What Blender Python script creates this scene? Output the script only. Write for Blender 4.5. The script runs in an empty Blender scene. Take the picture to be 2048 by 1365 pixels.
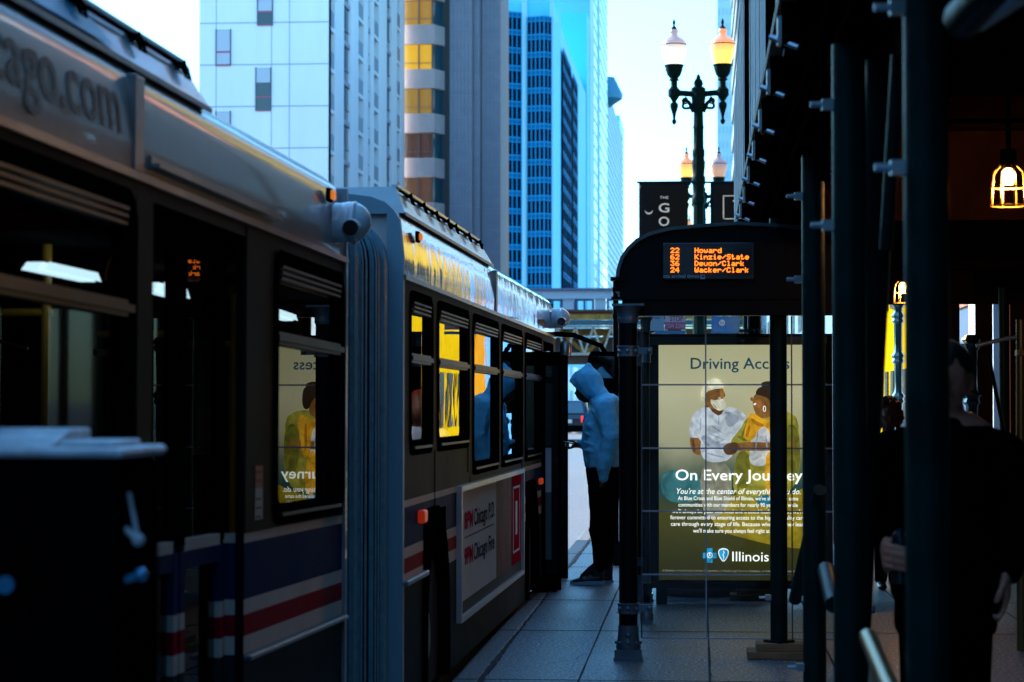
import bpy, bmesh, math, random
from mathutils import Vector as V, Matrix
random.seed(7)
S = bpy.context.scene
COL = S.collection
PI = math.pi

# ------------------------------------------------------------------ camera
F = 4600.0; CAMH = 1.5; CX = 1024.0; CY = 682.5
def basis(y, p):
    f = V((-math.sin(y)*math.cos(p), math.cos(y)*math.cos(p), math.sin(p)))
    x = V((math.cos(y), math.sin(y), 0)); z = -f; yy = z.cross(x)
    return Matrix((x, yy, z)).transposed()
YAW, PIT = 0.0816, 0.0255
for _ in range(40):
    B = basis(YAW, PIT); c = B.transposed() @ V((0, 1, 0))
    YAW += (1400-(CX+F*c[0]/-c[2]))/F; PIT += (800-(CY-F*c[1]/-c[2]))/F
B = basis(YAW, PIT)
CAM = V((0, 0, CAMH))
def ray(px, py): return B @ V(((px-CX)/F, -(py-CY)/F, -1.0))
def P(px, py, Y):            # the place measured from the photo, at depth Y metres up the street
    d = ray(px, py); return CAM + d*(Y/d[1])
def G(px, py, z=0.0):
    d = ray(px, py); return CAM + d*((z-CAMH)/d[2])
cd = bpy.data.cameras.new('camera'); cam = bpy.data.objects.new('camera', cd); COL.objects.link(cam)
cam.matrix_world = Matrix.Translation(CAM) @ B.to_4x4()
cd.sensor_width = 36; cd.lens = F/2048*36; cd.clip_start = 0.05; cd.clip_end = 6000
cd.dof.use_dof = True; cd.dof.focus_distance = 17.5; cd.dof.aperture_fstop = 5.0
S.camera = cam

# ------------------------------------------------------------------ materials
MATS = {}
EX = .45
def mat(name, col, rough=.5, metal=0, var=0, scale=4, bump=0, bscale=30, coat=0, emit=0, spec=.5, streak=None, ecol=None):
    if name in MATS: return MATS[name]
    m = bpy.data.materials.new(name); m.use_nodes = True; nt = m.node_tree; n = nt.nodes; l = nt.links
    b = n['Principled BSDF']
    c4 = (*col, 1)
    b.inputs['Base Color'].default_value = c4
    b.inputs['Roughness'].default_value = rough; b.inputs['Metallic'].default_value = metal
    b.inputs['Specular IOR Level'].default_value = spec
    if coat: b.inputs['Coat Weight'].default_value = coat; b.inputs['Coat Roughness'].default_value = .04
    if emit:
        b.inputs['Emission Color'].default_value = (*(ecol or col), 1); b.inputs['Emission Strength'].default_value = emit*EX
    if var or bump:
        tc = n.new('ShaderNodeTexCoord')
        mp = n.new('ShaderNodeMapping'); l.new(tc.outputs['Object'], mp.inputs[0])
        if streak: mp.inputs['Scale'].default_value = streak
    if var:
        nz = n.new('ShaderNodeTexNoise'); nz.inputs['Scale'].default_value = scale; nz.inputs['Detail'].default_value = 8
        nz.inputs['Roughness'].default_value = .65
        l.new(mp.outputs[0], nz.inputs['Vector'])
        r = n.new('ShaderNodeValToRGB'); r.color_ramp.elements[0].position = .3; r.color_ramp.elements[1].position = .7
        r.color_ramp.elements[0].color = (*[max(0, x*(1-var)) for x in col], 1)
        r.color_ramp.elements[1].color = (*[min(1, x*(1+var*.7)) for x in col], 1)
        l.new(nz.outputs['Fac'], r.inputs[0]); l.new(r.outputs[0], b.inputs['Base Color'])
        mr = n.new('ShaderNodeMapRange'); mr.inputs['To Min'].default_value = max(.02, rough*.8); mr.inputs['To Max'].default_value = min(1, rough*1.25)
        l.new(nz.outputs['Fac'], mr.inputs['Value']); l.new(mr.outputs[0], b.inputs['Roughness'])
    if bump:
        nb = n.new('ShaderNodeTexNoise'); nb.inputs['Scale'].default_value = bscale; nb.inputs['Detail'].default_value = 4
        l.new(mp.outputs[0], nb.inputs['Vector'])
        bp = n.new('ShaderNodeBump'); bp.inputs['Strength'].default_value = 1; bp.inputs['Distance'].default_value = bump
        l.new(nb.outputs['Fac'], bp.inputs['Height']); l.new(bp.outputs[0], b.inputs['Normal'])
        if coat: l.new(bp.outputs[0], b.inputs['Coat Normal'])
    MATS[name] = m; return m
def glass(name, tint=(.2, .24, .22), rough=.0, ior=1.5, wav=0, gc=.95):
    if name in MATS: return MATS[name]
    m = bpy.data.materials.new(name); m.use_nodes = True; nt = m.node_tree; n = nt.nodes; l = nt.links
    n.remove(n['Principled BSDF']); o = n['Material Output']
    t = n.new('ShaderNodeBsdfTransparent'); t.inputs[0].default_value = (*tint, 1)
    g = n.new('ShaderNodeBsdfGlossy'); g.inputs['Roughness'].default_value = rough; g.inputs['Color'].default_value = (gc, gc, gc, 1)
    fr = n.new('ShaderNodeFresnel'); ge = n.new('ShaderNodeNewGeometry'); mi_ = n.new('ShaderNodeMapRange')
    mi_.inputs['To Min'].default_value = ior; mi_.inputs['To Max'].default_value = 1/ior; l.new(ge.outputs['Backfacing'], mi_.inputs['Value']); l.new(mi_.outputs[0], fr.inputs['IOR'])
    mx = n.new('ShaderNodeMixShader'); l.new(fr.outputs[0], mx.inputs[0]); l.new(t.outputs[0], mx.inputs[1]); l.new(g.outputs[0], mx.inputs[2])
    if wav:
        tc = n.new('ShaderNodeTexCoord'); nb = n.new('ShaderNodeTexNoise'); nb.inputs['Scale'].default_value = 3
        l.new(tc.outputs['Object'], nb.inputs['Vector'])
        bp = n.new('ShaderNodeBump'); bp.inputs['Distance'].default_value = wav; l.new(nb.outputs['Fac'], bp.inputs['Height'])
        l.new(bp.outputs[0], g.inputs['Normal'])
    l.new(mx.outputs[0], o.inputs[0]); MATS[name] = m; return m
def emis(name, col, s=1.0):
    if name in MATS: return MATS[name]
    m = bpy.data.materials.new(name); m.use_nodes = True; b = m.node_tree.nodes['Principled BSDF']
    b.inputs['Base Color'].default_value = (*[c*.5 for c in col], 1); b.inputs['Roughness'].default_value = .6
    b.inputs['Emission Color'].default_value = (*col, 1); b.inputs['Emission Strength'].default_value = s*EX
    MATS[name] = m; return m

# ------------------------------------------------------------------ mesh builder
class MB:
    def __init__(s): s.v = []; s.f = []; s.m = []; s.cur = 0; s.smooth = []; s.sm = False
    def add(s, vs, fs):
        o = len(s.v); s.v += [V(p) for p in vs]
        for f in fs: s.f.append([i+o for i in f]); s.m.append(s.cur); s.smooth.append(s.sm)
        return s
    def box(s, a, b):
        x0, y0, z0 = a; x1, y1, z1 = b
        if x0 > x1: x0, x1 = x1, x0
        if y0 > y1: y0, y1 = y1, y0
        if z0 > z1: z0, z1 = z1, z0
        return s.add([(x0,y0,z0),(x1,y0,z0),(x1,y1,z0),(x0,y1,z0),(x0,y0,z1),(x1,y0,z1),(x1,y1,z1),(x0,y1,z1)],
                     [(0,3,2,1),(4,5,6,7),(0,1,5,4),(1,2,6,5),(2,3,7,6),(3,0,4,7)])
    def cbox(s, c, sz): return s.box([c[i]-sz[i]/2 for i in range(3)], [c[i]+sz[i]/2 for i in range(3)])
    def beam(s, a, b, w, h):       # box along a->b
        a = V(a); b = V(b); d = (b-a).normalized(); up = V((0,0,1)) if abs(d.z) < .95 else V((0,1,0))
        r = d.cross(up).normalized()*w/2; u = r.cross(d).normalized()*h/2
        vs = [a-r-u, a+r-u, a+r+u, a-r+u, b-r-u, b+r-u, b+r+u, b-r+u]
        return s.add(vs, [(3,2,1,0),(4,5,6,7),(0,1,5,4),(1,2,6,5),(2,3,7,6),(3,0,4,7)])
    def tube(s, pts, r, n=12, cap=True):
        pts = [V(p) for p in pts]; rs = r if isinstance(r, (list, tuple)) else [r]*len(pts)
        s.sm = True; vs = []; fs = []; pr = None
        for i, p in enumerate(pts):
            d = ((pts[min(i+1, len(pts)-1)]-p).normalized()+(p-pts[max(i-1, 0)]).normalized()).normalized()
            if pr is None: pr = d.cross(V((0,0,1)) if abs(d.z) < .9 else V((0,1,0))).normalized()
            else: pr = (pr-d*pr.dot(d)).normalized()
            q = d.cross(pr)
            for k in range(n): a = 2*PI*k/n; vs.append(p+(pr*math.cos(a)+q*math.sin(a))*rs[i])
        for i in range(len(pts)-1):
            for k in range(n): fs.append((i*n+k, i*n+(k+1)%n, (i+1)*n+(k+1)%n, (i+1)*n+k))
        if cap: fs.append(tuple(range(n))[::-1]); fs.append(tuple((len(pts)-1)*n+k for k in range(n)))
        s.add(vs, fs); s.sm = False; return s
    def lathe(s, c, prof, n=20, axis='z', flute=0):     # prof [(r, h)]
        c = V(c); s.sm = True; vs = []; fs = []
        for r, h in prof:
            for k in range(n):
                a = 2*PI*k/n; rr = r*(1-flute*(k % 2))
                p = V((rr*math.cos(a), rr*math.sin(a), h))
                if axis == 'y': p = V((p.x, p.z, p.y))
                if axis == 'x': p = V((p.z, p.x, p.y))
                vs.append(c+p)
        for i in range(len(prof)-1):
            for k in range(n): fs.append((i*n+k, i*n+(k+1)%n, (i+1)*n+(k+1)%n, (i+1)*n+k))
        fs.append(tuple(range(n))[::-1]); fs.append(tuple((len(prof)-1)*n+k for k in range(n)))
        s.add(vs, fs); s.sm = False; return s
    def prism(s, poly, a, b):      # poly: list of V in one plane at a; extruded by vector b
        n = len(poly); b = V(b); vs = [V(p) for p in poly]+[V(p)+b for p in poly]
        fs = [tuple(range(n))[::-1], tuple(range(n, 2*n))]+[(i, (i+1)%n, n+(i+1)%n, n+i) for i in range(n)]
        return s.add(vs, fs)
    def poly(s, pts): return s.add(pts, [tuple(range(len(pts)))])
    def sphere(s, c, r, n=14, m=10):
        rr = r if isinstance(r, (list, tuple)) else (r, r, r); c = V(c); s.sm = True; vs = []; fs = []
        for i in range(m+1):
            t = PI*i/m
            for k in range(n):
                a = 2*PI*k/n; vs.append(c+V((rr[0]*math.sin(t)*math.cos(a), rr[1]*math.sin(t)*math.sin(a), rr[2]*math.cos(t))))
        for i in range(m):
            for k in range(n): fs.append((i*n+k, (i+1)*n+k, (i+1)*n+(k+1)%n, i*n+(k+1)%n))
        s.add(vs, fs); s.sm = False; return s
    def build(s, name, ms, parent=None, M=None, bevel=0, solid=0, fixn=True):
        me = bpy.data.meshes.new(name)
        vs = [M @ p for p in s.v] if M is not None else s.v
        me.from_pydata([tuple(p) for p in vs], [], s.f)
        if not isinstance(ms, (list, tuple)): ms = [ms]
        for m in ms: me.materials.append(m)
        me.polygons.foreach_set('material_index', s.m); me.polygons.foreach_set('use_smooth', s.smooth)
        bm = bmesh.new(); bm.from_mesh(me)
        bmesh.ops.remove_doubles(bm, verts=bm.verts, dist=1e-6)
        if fixn: bmesh.ops.recalc_face_normals(bm, faces=bm.faces)
        bm.to_mesh(me); bm.free(); me.update()
        if any(s.smooth): me.set_sharp_from_angle(angle=.65)
        o = bpy.data.objects.new(name, me); COL.objects.link(o); par(o, parent)
        if bevel:
            b = o.modifiers.new('bevel', 'BEVEL'); b.width = bevel; b.segments = 2; b.limit_method = 'ANGLE'; b.angle_limit = .7
        return o
def par(o, p):
    if p is not None:
        o.parent = p
        M = Matrix.LocRotScale(p.location, p.rotation_euler, p.scale); q = p
        while q.parent is not None:
            M = q.parent.matrix_world @ M if False else M; q = q.parent
        if p.parent is None: o.matrix_parent_inverse = M.inverted()
        else: o.matrix_parent_inverse = Matrix.Identity(4)   # parts carry world-space vertices; their own matrix is handled by the root
def thing(name, label, cat, loc=(0, 0, 0), group=None):
    o = bpy.data.objects.new(name, None); COL.objects.link(o); o.location = loc; o.empty_display_size = .2
    o['label'] = label; o['category'] = cat
    if group: o['group'] = group
    return o
def tag(o, label=None, cat=None, group=None, kind=None):
    if label: o['label'] = label
    if cat: o['category'] = cat
    if group: o['group'] = group
    if kind: o['kind'] = kind
    return o
def kids(o): return list(o.children)
def dup(root, loc, label, group=None):
    r = root.copy(); COL.objects.link(r); r.location = loc; r['label'] = label
    if group: r['group'] = group
    for ch in list(root.children):
        c = ch.copy(); COL.objects.link(c); c.parent = r; c.matrix_parent_inverse = ch.matrix_parent_inverse.copy()
        for g in list(ch.children):
            d = g.copy(); COL.objects.link(d); d.parent = c; d.matrix_parent_inverse = g.matrix_parent_inverse.copy()
    return r
def text_mb(body, origin, xd, yd, width=None, cap=.1, bold=0, shear=0, thick=.002, align='L', kerning=1.0):
    """real lettering: a flat font outline set in the plane (xd, yd); cap = capital height, width = fitted run length"""
    cu = bpy.data.curves.new('t', 'FONT'); cu.body = body; cu.size = 1; cu.offset = bold; cu.shear = shear; cu.extrude = 0
    cu.resolution_u = 3; cu.space_character = kerning; cu.space_line = 1.0
    ob = bpy.data.objects.new('t', cu); me = bpy.data.meshes.new_from_object(ob)
    xs = [v.co.x for v in me.vertices]; x0, x1 = min(xs), max(xs)
    sy = cap/.729; sx = width/(x1-x0) if width else sy
    off = {'L': 0, 'C': -.5*(x1-x0)*sx, 'R': -(x1-x0)*sx}[align]
    xd = V(xd).normalized(); yd = V(yd).normalized(); nrm = xd.cross(yd); origin = V(origin)
    mb = MB()
    mb.add([origin+xd*((v.co.x-x0)*sx+off)+yd*(v.co.y*sy)+nrm*thick for v in me.vertices], [tuple(p.vertices) for p in me.polygons])
    bpy.data.objects.remove(ob); bpy.data.meshes.remove(me)
    return mb
def blob(name, parts, ms, parent, voxel=.012, smooth=4, disp=0, dscale=8):
    """one continuous surface grown from tapered limbs"""
    bm = bmesh.new()
    def ball(c, r, bmm):
        r = r if isinstance(r, (tuple, list)) else (r, r, r)
        return [bmm.verts.new(V(c)+V((x*r[0], y*r[1], z*r[2]))) for x, y, z in ICO]
    for p in parts:
        b2 = bmesh.new()
        vs = ball(p[0], p[1], b2)
        if len(p) > 2: vs += ball(p[2], p[3], b2)
        bmesh.ops.convex_hull(b2, input=vs); b2.verts.ensure_lookup_table()
        loose = [v for v in b2.verts if not v.link_faces]; bmesh.ops.delete(b2, geom=loose, context='VERTS')
        me = bpy.data.meshes.new('x'); b2.to_mesh(me); b2.free(); bm.from_mesh(me); bpy.data.meshes.remove(me)
    me = bpy.data.meshes.new(name); bm.to_mesh(me); bm.free()
    o = bpy.data.objects.new(name, me); COL.objects.link(o)
    m = o.modifiers.new('r', 'REMESH'); m.mode = 'VOXEL'; m.voxel_size = voxel
    m = o.modifiers.new('s', 'SMOOTH'); m.iterations = smooth; m.factor = .5
    if disp:
        t = bpy.data.textures.new(name, 'CLOUDS'); t.noise_scale = 1/dscale
        m = o.modifiers.new('d', 'DISPLACE'); m.texture = t; m.strength = disp; m.mid_level = .5; m.texture_coords = 'GLOBAL'
    dg = bpy.context.evaluated_depsgraph_get(); dg.update()
    me2 = bpy.data.meshes.new_from_object(o.evaluated_get(dg)); me2.name = name
    o.modifiers.clear(); o.data = me2; bpy.data.meshes.remove(me)
    me2.materials.clear()
    for mm in (ms if isinstance(ms, list) else [ms]): me2.materials.append(mm)
    for p in me2.polygons: p.use_smooth = True
    par(o, parent); return o
_b = bmesh.new(); bmesh.ops.create_icosphere(_b, subdivisions=2, radius=1); ICO = [tuple(v.co) for v in _b.verts]; _b.free()

# common materials
M_black = mat('black_rubber', (.002, .0024, .003), .5, var=.3, spec=0)
M_frame = mat('black_window_frame', (.003, .0036, .004), .45, var=.3, spec=0)
M_conc = None
# ------------------------------------------------------------------ ground
def speckle(name, c0, c1, c2, rough=.8, bump=.003, big=(.8, 1.15)):
    m = bpy.data.materials.new(name); m.use_nodes = True; nt = m.node_tree; n = nt.nodes; l = nt.links; b = n['Principled BSDF']
    tc = n.new('ShaderNodeTexCoord')
    v = n.new('ShaderNodeTexNoise'); v.inputs['Scale'].default_value = 55; v.inputs['Detail'].default_value = 5; l.new(tc.outputs['Object'], v.inputs['Vector'])
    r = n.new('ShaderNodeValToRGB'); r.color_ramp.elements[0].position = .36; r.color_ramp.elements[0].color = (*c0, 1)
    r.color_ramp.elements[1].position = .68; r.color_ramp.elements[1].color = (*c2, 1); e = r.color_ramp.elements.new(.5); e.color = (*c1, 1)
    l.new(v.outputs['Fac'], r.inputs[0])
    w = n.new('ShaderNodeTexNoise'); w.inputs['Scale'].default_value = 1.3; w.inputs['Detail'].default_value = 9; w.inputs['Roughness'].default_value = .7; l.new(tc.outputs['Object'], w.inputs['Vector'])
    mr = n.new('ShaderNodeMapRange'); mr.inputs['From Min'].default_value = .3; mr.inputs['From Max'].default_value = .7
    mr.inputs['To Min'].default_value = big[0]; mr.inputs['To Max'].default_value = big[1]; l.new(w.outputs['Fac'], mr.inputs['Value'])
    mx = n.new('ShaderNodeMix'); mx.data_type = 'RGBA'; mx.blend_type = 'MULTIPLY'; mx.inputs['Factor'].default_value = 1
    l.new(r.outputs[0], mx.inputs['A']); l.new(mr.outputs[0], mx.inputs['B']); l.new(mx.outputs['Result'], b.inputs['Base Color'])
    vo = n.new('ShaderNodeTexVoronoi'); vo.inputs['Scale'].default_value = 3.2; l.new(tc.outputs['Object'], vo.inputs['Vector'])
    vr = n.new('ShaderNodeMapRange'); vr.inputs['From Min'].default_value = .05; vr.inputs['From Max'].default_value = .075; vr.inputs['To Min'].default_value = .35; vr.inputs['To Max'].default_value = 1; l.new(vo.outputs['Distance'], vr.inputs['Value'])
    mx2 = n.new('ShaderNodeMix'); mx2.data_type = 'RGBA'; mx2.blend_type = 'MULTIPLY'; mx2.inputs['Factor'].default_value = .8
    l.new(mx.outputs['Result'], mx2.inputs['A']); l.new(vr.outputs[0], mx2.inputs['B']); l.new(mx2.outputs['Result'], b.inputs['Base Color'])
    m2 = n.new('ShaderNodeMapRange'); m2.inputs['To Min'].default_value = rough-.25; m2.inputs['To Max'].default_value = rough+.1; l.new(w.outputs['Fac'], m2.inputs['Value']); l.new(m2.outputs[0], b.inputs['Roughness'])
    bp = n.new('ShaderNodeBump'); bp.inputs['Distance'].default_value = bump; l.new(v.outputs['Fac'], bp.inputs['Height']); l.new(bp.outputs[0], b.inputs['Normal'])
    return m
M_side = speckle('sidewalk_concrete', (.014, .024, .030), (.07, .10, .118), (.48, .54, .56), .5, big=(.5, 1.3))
M_curb = speckle('curb_concrete', (.05, .05, .05), (.12, .12, .12), (.25, .24, .23), .65)
M_road = speckle('worn_asphalt', (.06, .06, .062), (.14, .14, .145), (.26, .25, .26), .6, .004)
CURB = -1.33
o = MB().box((-400, -60, -.60), (CURB-.0, 900, -.15)).build('road', M_road); tag(o, kind='structure')
o = MB().box((-400, -300, -.66), (400, 1500, -.604)).build('ground', mat('dark_soil', (.06, .06, .06), .9)); tag(o, kind='structure')
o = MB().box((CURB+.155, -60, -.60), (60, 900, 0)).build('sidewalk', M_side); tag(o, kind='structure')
o = MB().box((CURB+.001, -60, -.59), (CURB+.15, 900, .0)).build('curb', M_curb, bevel=.02); tag(o, kind='structure')
o = MB().box((-60, -60, -.15), (-27.5, 900, .0)).build('far_sidewalk', M_curb); tag(o, kind='structure')
jm = MB()
for x in (-.65, .05, .75, 1.45, 2.15, 2.85):
    y = 3.0
    while y < 60:
        jm.box((x-.005+random.uniform(-.002, .002), y, .001), (x+.006+random.uniform(-.002, .003), y+1.0, .0035)); y += 1.0
for y in (6.9, 9.6, 12.3, 14.93, 17.2, 19.0, 20.6, 22.4, 24.4, 27, 30, 33, 36, 40, 44, 48):
    jm.box((CURB+.01, y-.006, .0045), (4, y+.008, .006))
# ragged joint behind the kerb
y = 2.0; w = .012
while y < 40:
    w = min(.035, max(.008, w+random.uniform(-.006, .006))); jx = CURB+.16+random.uniform(-.006, .006)
    jm.box((jx-w/2, y, .0065), (jx+w/2, y+.12, .0075)); y += .12
o = jm.build('sidewalk_joints', mat('joint_dirt', (.02, .02, .02), .9)); tag(o, kind='structure')
mk = MB()
for k in range(14): mk.box((-6.35, 30+k*12, -.146), (-6.2, 33+k*12, -.1425))
mk.box((-12.6, 20, -.146), (-12.45, 300, -.1425)); mk.box((-26, 140, -.146), (CURB-.4, 140.6, -.1425)); mk.box((-26, 146, -.146), (CURB-.4, 146.6, -.1425))
o = mk.build('road_markings', mat('road_paint', (.7, .7, .68), .6, var=.3)); tag(o, kind='structure')

# ------------------------------------------------------------------ bus
def sect(px, py, z, vx, vy):
    d = ray(px, py); A = CAM+d*((z-CAMH)/d[2]); D = ray(vx, vy).normalized(); r = D.cross(V((0, 0, 1))).normalized(); w = r.cross(D)
    O = A+w*(-(z+.15)); return Matrix((r, D, w)).transposed().to_4x4(), O
_r, _o = sect(690, 355, 2.40, 1555, 870); MR = Matrix.Translation(_o) @ _r
_r, _o2 = sect(805, 415, 2.38, 1464, 818); MF = Matrix.Translation(_o2) @ _r
BUSW = 2.5
bus = thing('articulated_bus', 'silver articulated city bus with blue, white and red stripes pulled up along the kerb', 'bus', (_o.x, _o.y, -.15))
M_panr = mat('bus_silver_paint_dull', (.27, .265, .235), .34, var=.30, scale=1.6, bump=.0006, bscale=2.2, coat=.5, streak=(1, 1, .35))
M_pan = mat('bus_silver_paint', (.34, .33, .30), .16, var=.10, scale=2.0, bump=.006, bscale=2.6, coat=1, streak=(1, 1, .35))
M_side_g = mat('bus_pillar_paint', (.030, .027, .018), .5, var=.2, spec=.02)
M_low_g = mat('bus_brushed_panel', (.055, .047, .038), .5, spec=.02, metal=.0, var=.25, bump=.001, bscale=6)
M_wht = mat('bus_white_stripe', (.58, .52, .44), .5, var=.12, spec=.02)
M_blu = mat('bus_blue_stripe', (.002, .022, .085), .5, var=.15, spec=.02)
M_red = mat('bus_red_stripe', (.28, .004, .018), .5, var=.12, spec=.02)
M_skirt = mat('bus_skirt', (.016, .03, .038), .5, var=.3, spec=.02)
M_trim = mat('bus_trim_metal', (.30, .31, .32), .3, metal=.8, var=.2)
M_rooft = mat('bus_roof', (.55, .55, .54), .4, var=.15, coat=.3)
M_int = mat('bus_interior', (.006, .006, .007), .8, spec=0)
M_gl = glass('bus_glass', (.26, .30, .27), 0, 1.55, .00005, gc=1); M_gld = glass('bus_glass_dim', (.22, .26, .24), 0, 1.35, .00005, gc=.6)
M_gl2 = glass('bus_glass_front', (.45, .48, .45), 0, 1.7, .0004, gc=1)
BANDS = [(.22, .79, 0), (.79, .85, 1), (.85, .92, 2), (.92, .97, 1), (.97, 1.155, 3), (1.155, 1.187, 1), (1.187, 2.212, 4)]
BM = [M_skirt, M_wht, M_red, M_blu, M_low_g, M_int]
def side_wall(u0, u1, holes, x=0, th=.03, bands=BANDS, upper=4):
    us = sorted(set([u0, u1]+[max(u0, min(u1, h[0])) for h in holes]+[max(u0, min(u1, h[1])) for h in holes]))
    ws = sorted(set([b[0] for b in bands]+[b[1] for b in bands]+[h[2] for h in holes]+[h[3] for h in holes]))
    mb = MB()
    for a, b in zip(us, us[1:]):
        for c, d in zip(ws, ws[1:]):
            um, wm = (a+b)/2, (c+d)/2
            if any(h[0] < um < h[1] and h[2] < wm < h[3] for h in holes): continue
            k = [q[2] for q in bands if q[0] < wm < q[1]]
            if not k: continue
            mb.cur = k[0]
            mb.add([(x, a, c), (x, b, c), (x, b, d), (x, a, d)], [(0, 1, 2, 3)])
            mb.cur = 5; mb.add([(x-th, a, c), (x-th, b, c), (x-th, b, d), (x-th, a, d)], [(0, 3, 2, 1)])
    # jambs of the openings
    for h in holes:
        a, b, c, d = max(u0, h[0]), min(u1, h[1]), max(.22, h[2]), h[3]
        mb.cur = 5
        mb.add([(x, a, c), (x, a, d), (x-th, a, d), (x-th, a, c)], [(0, 1, 2, 3)]); mb.add([(x, b, c), (x, b, d), (x-th, b, d), (x-th, b, c)], [(0, 3, 2, 1)])
        mb.add([(x, a, c), (x, b, c), (x-th, b, c), (x-th, a, c)], [(0, 3, 2, 1)]); mb.add([(x, a, d), (x, b, d), (x-th, b, d), (x-th, a, d)], [(0, 1, 2, 3)])
    return mb
ROOFP = [(0, 2.215), (.002, 2.30), (-.0085, 2.40), (-.0165, 2.475), (-.045, 2.515), (-.085, 2.55), (-.15, 2.575), (-.3, 2.595), (-.7, 2.61)]
def roof_shell(u0, u1, parent, M, name='roof_panel'):
    prof = ROOFP+[(-BUSW-x, w) for x, w in ROOFP[::-1]]
    mb = MB(); mb.sm = True
    for (x0, w0), (x1, w1) in zip(prof, prof[1:]):
        mb.add([(x0, u0, w0), (x0, u1, w0), (x1, u1, w1), (x1, u0, w1)], [(0, 1, 2, 3)])
    mb.sm = False; mb.cur = 1
    mb.add([(x, u0, w) for x, w in prof], [tuple(range(len(prof)))]); mb.add([(x, u1, w) for x, w in prof], [tuple(range(len(prof)))])
    o = mb.build(name, [M_panr if M is MR else M_pan, M_rooft], parent, M); return o
def rr(u0, u1, w0, w1, r, n=5):
    out = []
    for cx, cy, a0 in ((u1-r, w0+r, -PI/2), (u1-r, w1-r, 0), (u0+r, w1-r, PI/2), (u0+r, w0+r, PI)):
        for k in range(n+1): a = a0+PI/2*k/n; out.append((cx+r*math.cos(a), cy+r*math.sin(a)))
    return out
M_rail_b = mat('window_rail', (.022, .017, .013), .35, var=.3, spec=.2)
def win(u0, u1, w0, w1, parent, M, gm, bar=(1.825, 1.87), t=.085, lower=.07, x=.012, rails=3):
    outer = rr(u0, u1, w0, w1, .10); inner = rr(u0+t, u1-t, w0+lower, w1-.05, .045)
    mb = MB(); n = len(outer)
    for xx, flip in ((x, 0), (x-.05, 1)):
        mb.add([(xx, u, w) for u, w in outer]+[(xx-(.006 if not flip else 0), u, w) for u, w in inner], [(i, (i+1)%n, n+(i+1)%n, n+i) for i in range(n)])
    mb.add([(x, u, w) for u, w in outer]+[(x-.05, u, w) for u, w in outer], [(i, (i+1)%n, n+(i+1)%n, n+i) for i in range(n)])
    mb.add([(x-.006, u, w) for u, w in inner]+[(x-.05, u, w) for u, w in inner], [(i, (i+1)%n, n+(i+1)%n, n+i) for i in range(n)])
    mb.cur = 1
    if bar:
        mb.box((x-.045, u0+t-.01, bar[0]), (x-.004, u1-t+.01, bar[1])); mb.box((x-.03, u0+t*.5, bar[0]+.012), (x+.006, u1-t*.5, bar[1]-.012))
    for k in range(rails): mb.box((x-.02, u0+.10, w1-.062-.02*k), (x+.004-.002*k, u1-.10, w1-.052-.02*k))
    mb.box((x-.02, u0+.10, w0+.03), (x+.008, u1-.10, w0+.042))
    f = mb.build('window', [M_frame, M_rail_b], parent, M)
    g = MB(); g.poly([(x-.028, u0+t-.02, w0+lower-.02), (x-.028, u1-t+.02, w0+lower-.02), (x-.028, u1-t+.02, w1-.04), (x-.028, u0+t-.02, w1-.04)])
    g.build('pane', gm, f, M); return f
# rear section
RH = [(-4.35, -3.06, 1.21, 2.15), (-5.9, -4.55, 1.21, 2.15), (-1.30, -.05, 1.21, 2.14), (-2.87, -1.735, .22, 2.16)]
side_wall(-6.6, 0, RH).build('rear_body', BM, bus, MR, fixn=False)
side_wall(-6.6, 0, [(-1.75, -1.62, 1.2, 2.0)], x=-BUSW).build('far_side_body', [M_skirt, M_wht, M_red, M_blu, M_low_g, M_int], bus, MR, fixn=False)
roof_shell(-6.6, -3.06, bus, MR); roof_shell(-3.04, -.01, bus, MR)
mb = MB(); mb.box((-BUSW, -6.6, .2), (-.06, 0, .28)); mb.box((-BUSW+.02, -6.6, 2.12), (-.06, -.02, 2.2)); mb.box((-BUSW, -6.62, .25), (0, -6.6, 2.4))
for u in (-5.6, -4.6, -.9): mb.box((-BUSW+.3, u, .6), (-.35, u+.08, 1.25)); mb.box((-BUSW+.3, u-.4, .55), (-.35, u, .63))
mb.build('interior', M_int, bus, MR)
# overlay pillar colour right of the door and between windows
mb = MB(); mb.box((-.01, -1.735, 1.187), (.004, -1.33, 2.212)); mb.box((-.01, -3.05, 1.187), (.004, -2.88, 2.212)); mb.box((-.01,-1.33,2.145),(.004,-.02,2.212)); mb.box((-.01,-.045,1.187),(.0035,-.005,2.144))
mb.box((-.01, -6.6, 2.15), (.004, -3.055, 2.212))
mb.build('rear_pillar_panel', M_side_g, bus, MR)
win(-4.37, -3.06, 1.19, 2.17, bus, MR, M_gld); win(-5.9, -4.55, 1.19, 2.17, bus, MR, M_gld); win(-1.33, -.04, 1.195, 2.155, bus, MR, M_gl)
def strip(name, u0, u1, w0, w1, x0, x1, m, M, lab=None, bev=0):
    o = MB().box((x0, u0, w0), (x1, u1, w1)).build(name, m, bus, M, bevel=bev)
    if lab: o['label'] = lab
    return o
strip('drip_rail', -6.6, -.0, 2.20, 2.222, -.01, .018, M_trim, MR)
strip('roof_seam_cover', -3.085, -2.99, 2.225, 2.49, -.02, .008, M_trim, MR, bev=.004)
mb = MB(); mb.box((0, -2.93, 2.25), (.035, -1.33, 2.262)); mb.box((0, -2.93, 2.262), (.012, -1.33, 2.283)); mb.build('rain_gutter', M_trim, bus, MR)
strip('rub_rail', -1.74, -.03, .772, .790, 0, .03, M_trim, MR, bev=.006)
strip('body_end_frame', -.03, .0, .25, 2.5, -.03, .014, mat('bus_end_frame', (.25, .29, .32), .3, var=.1, coat=.5), MR)
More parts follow.
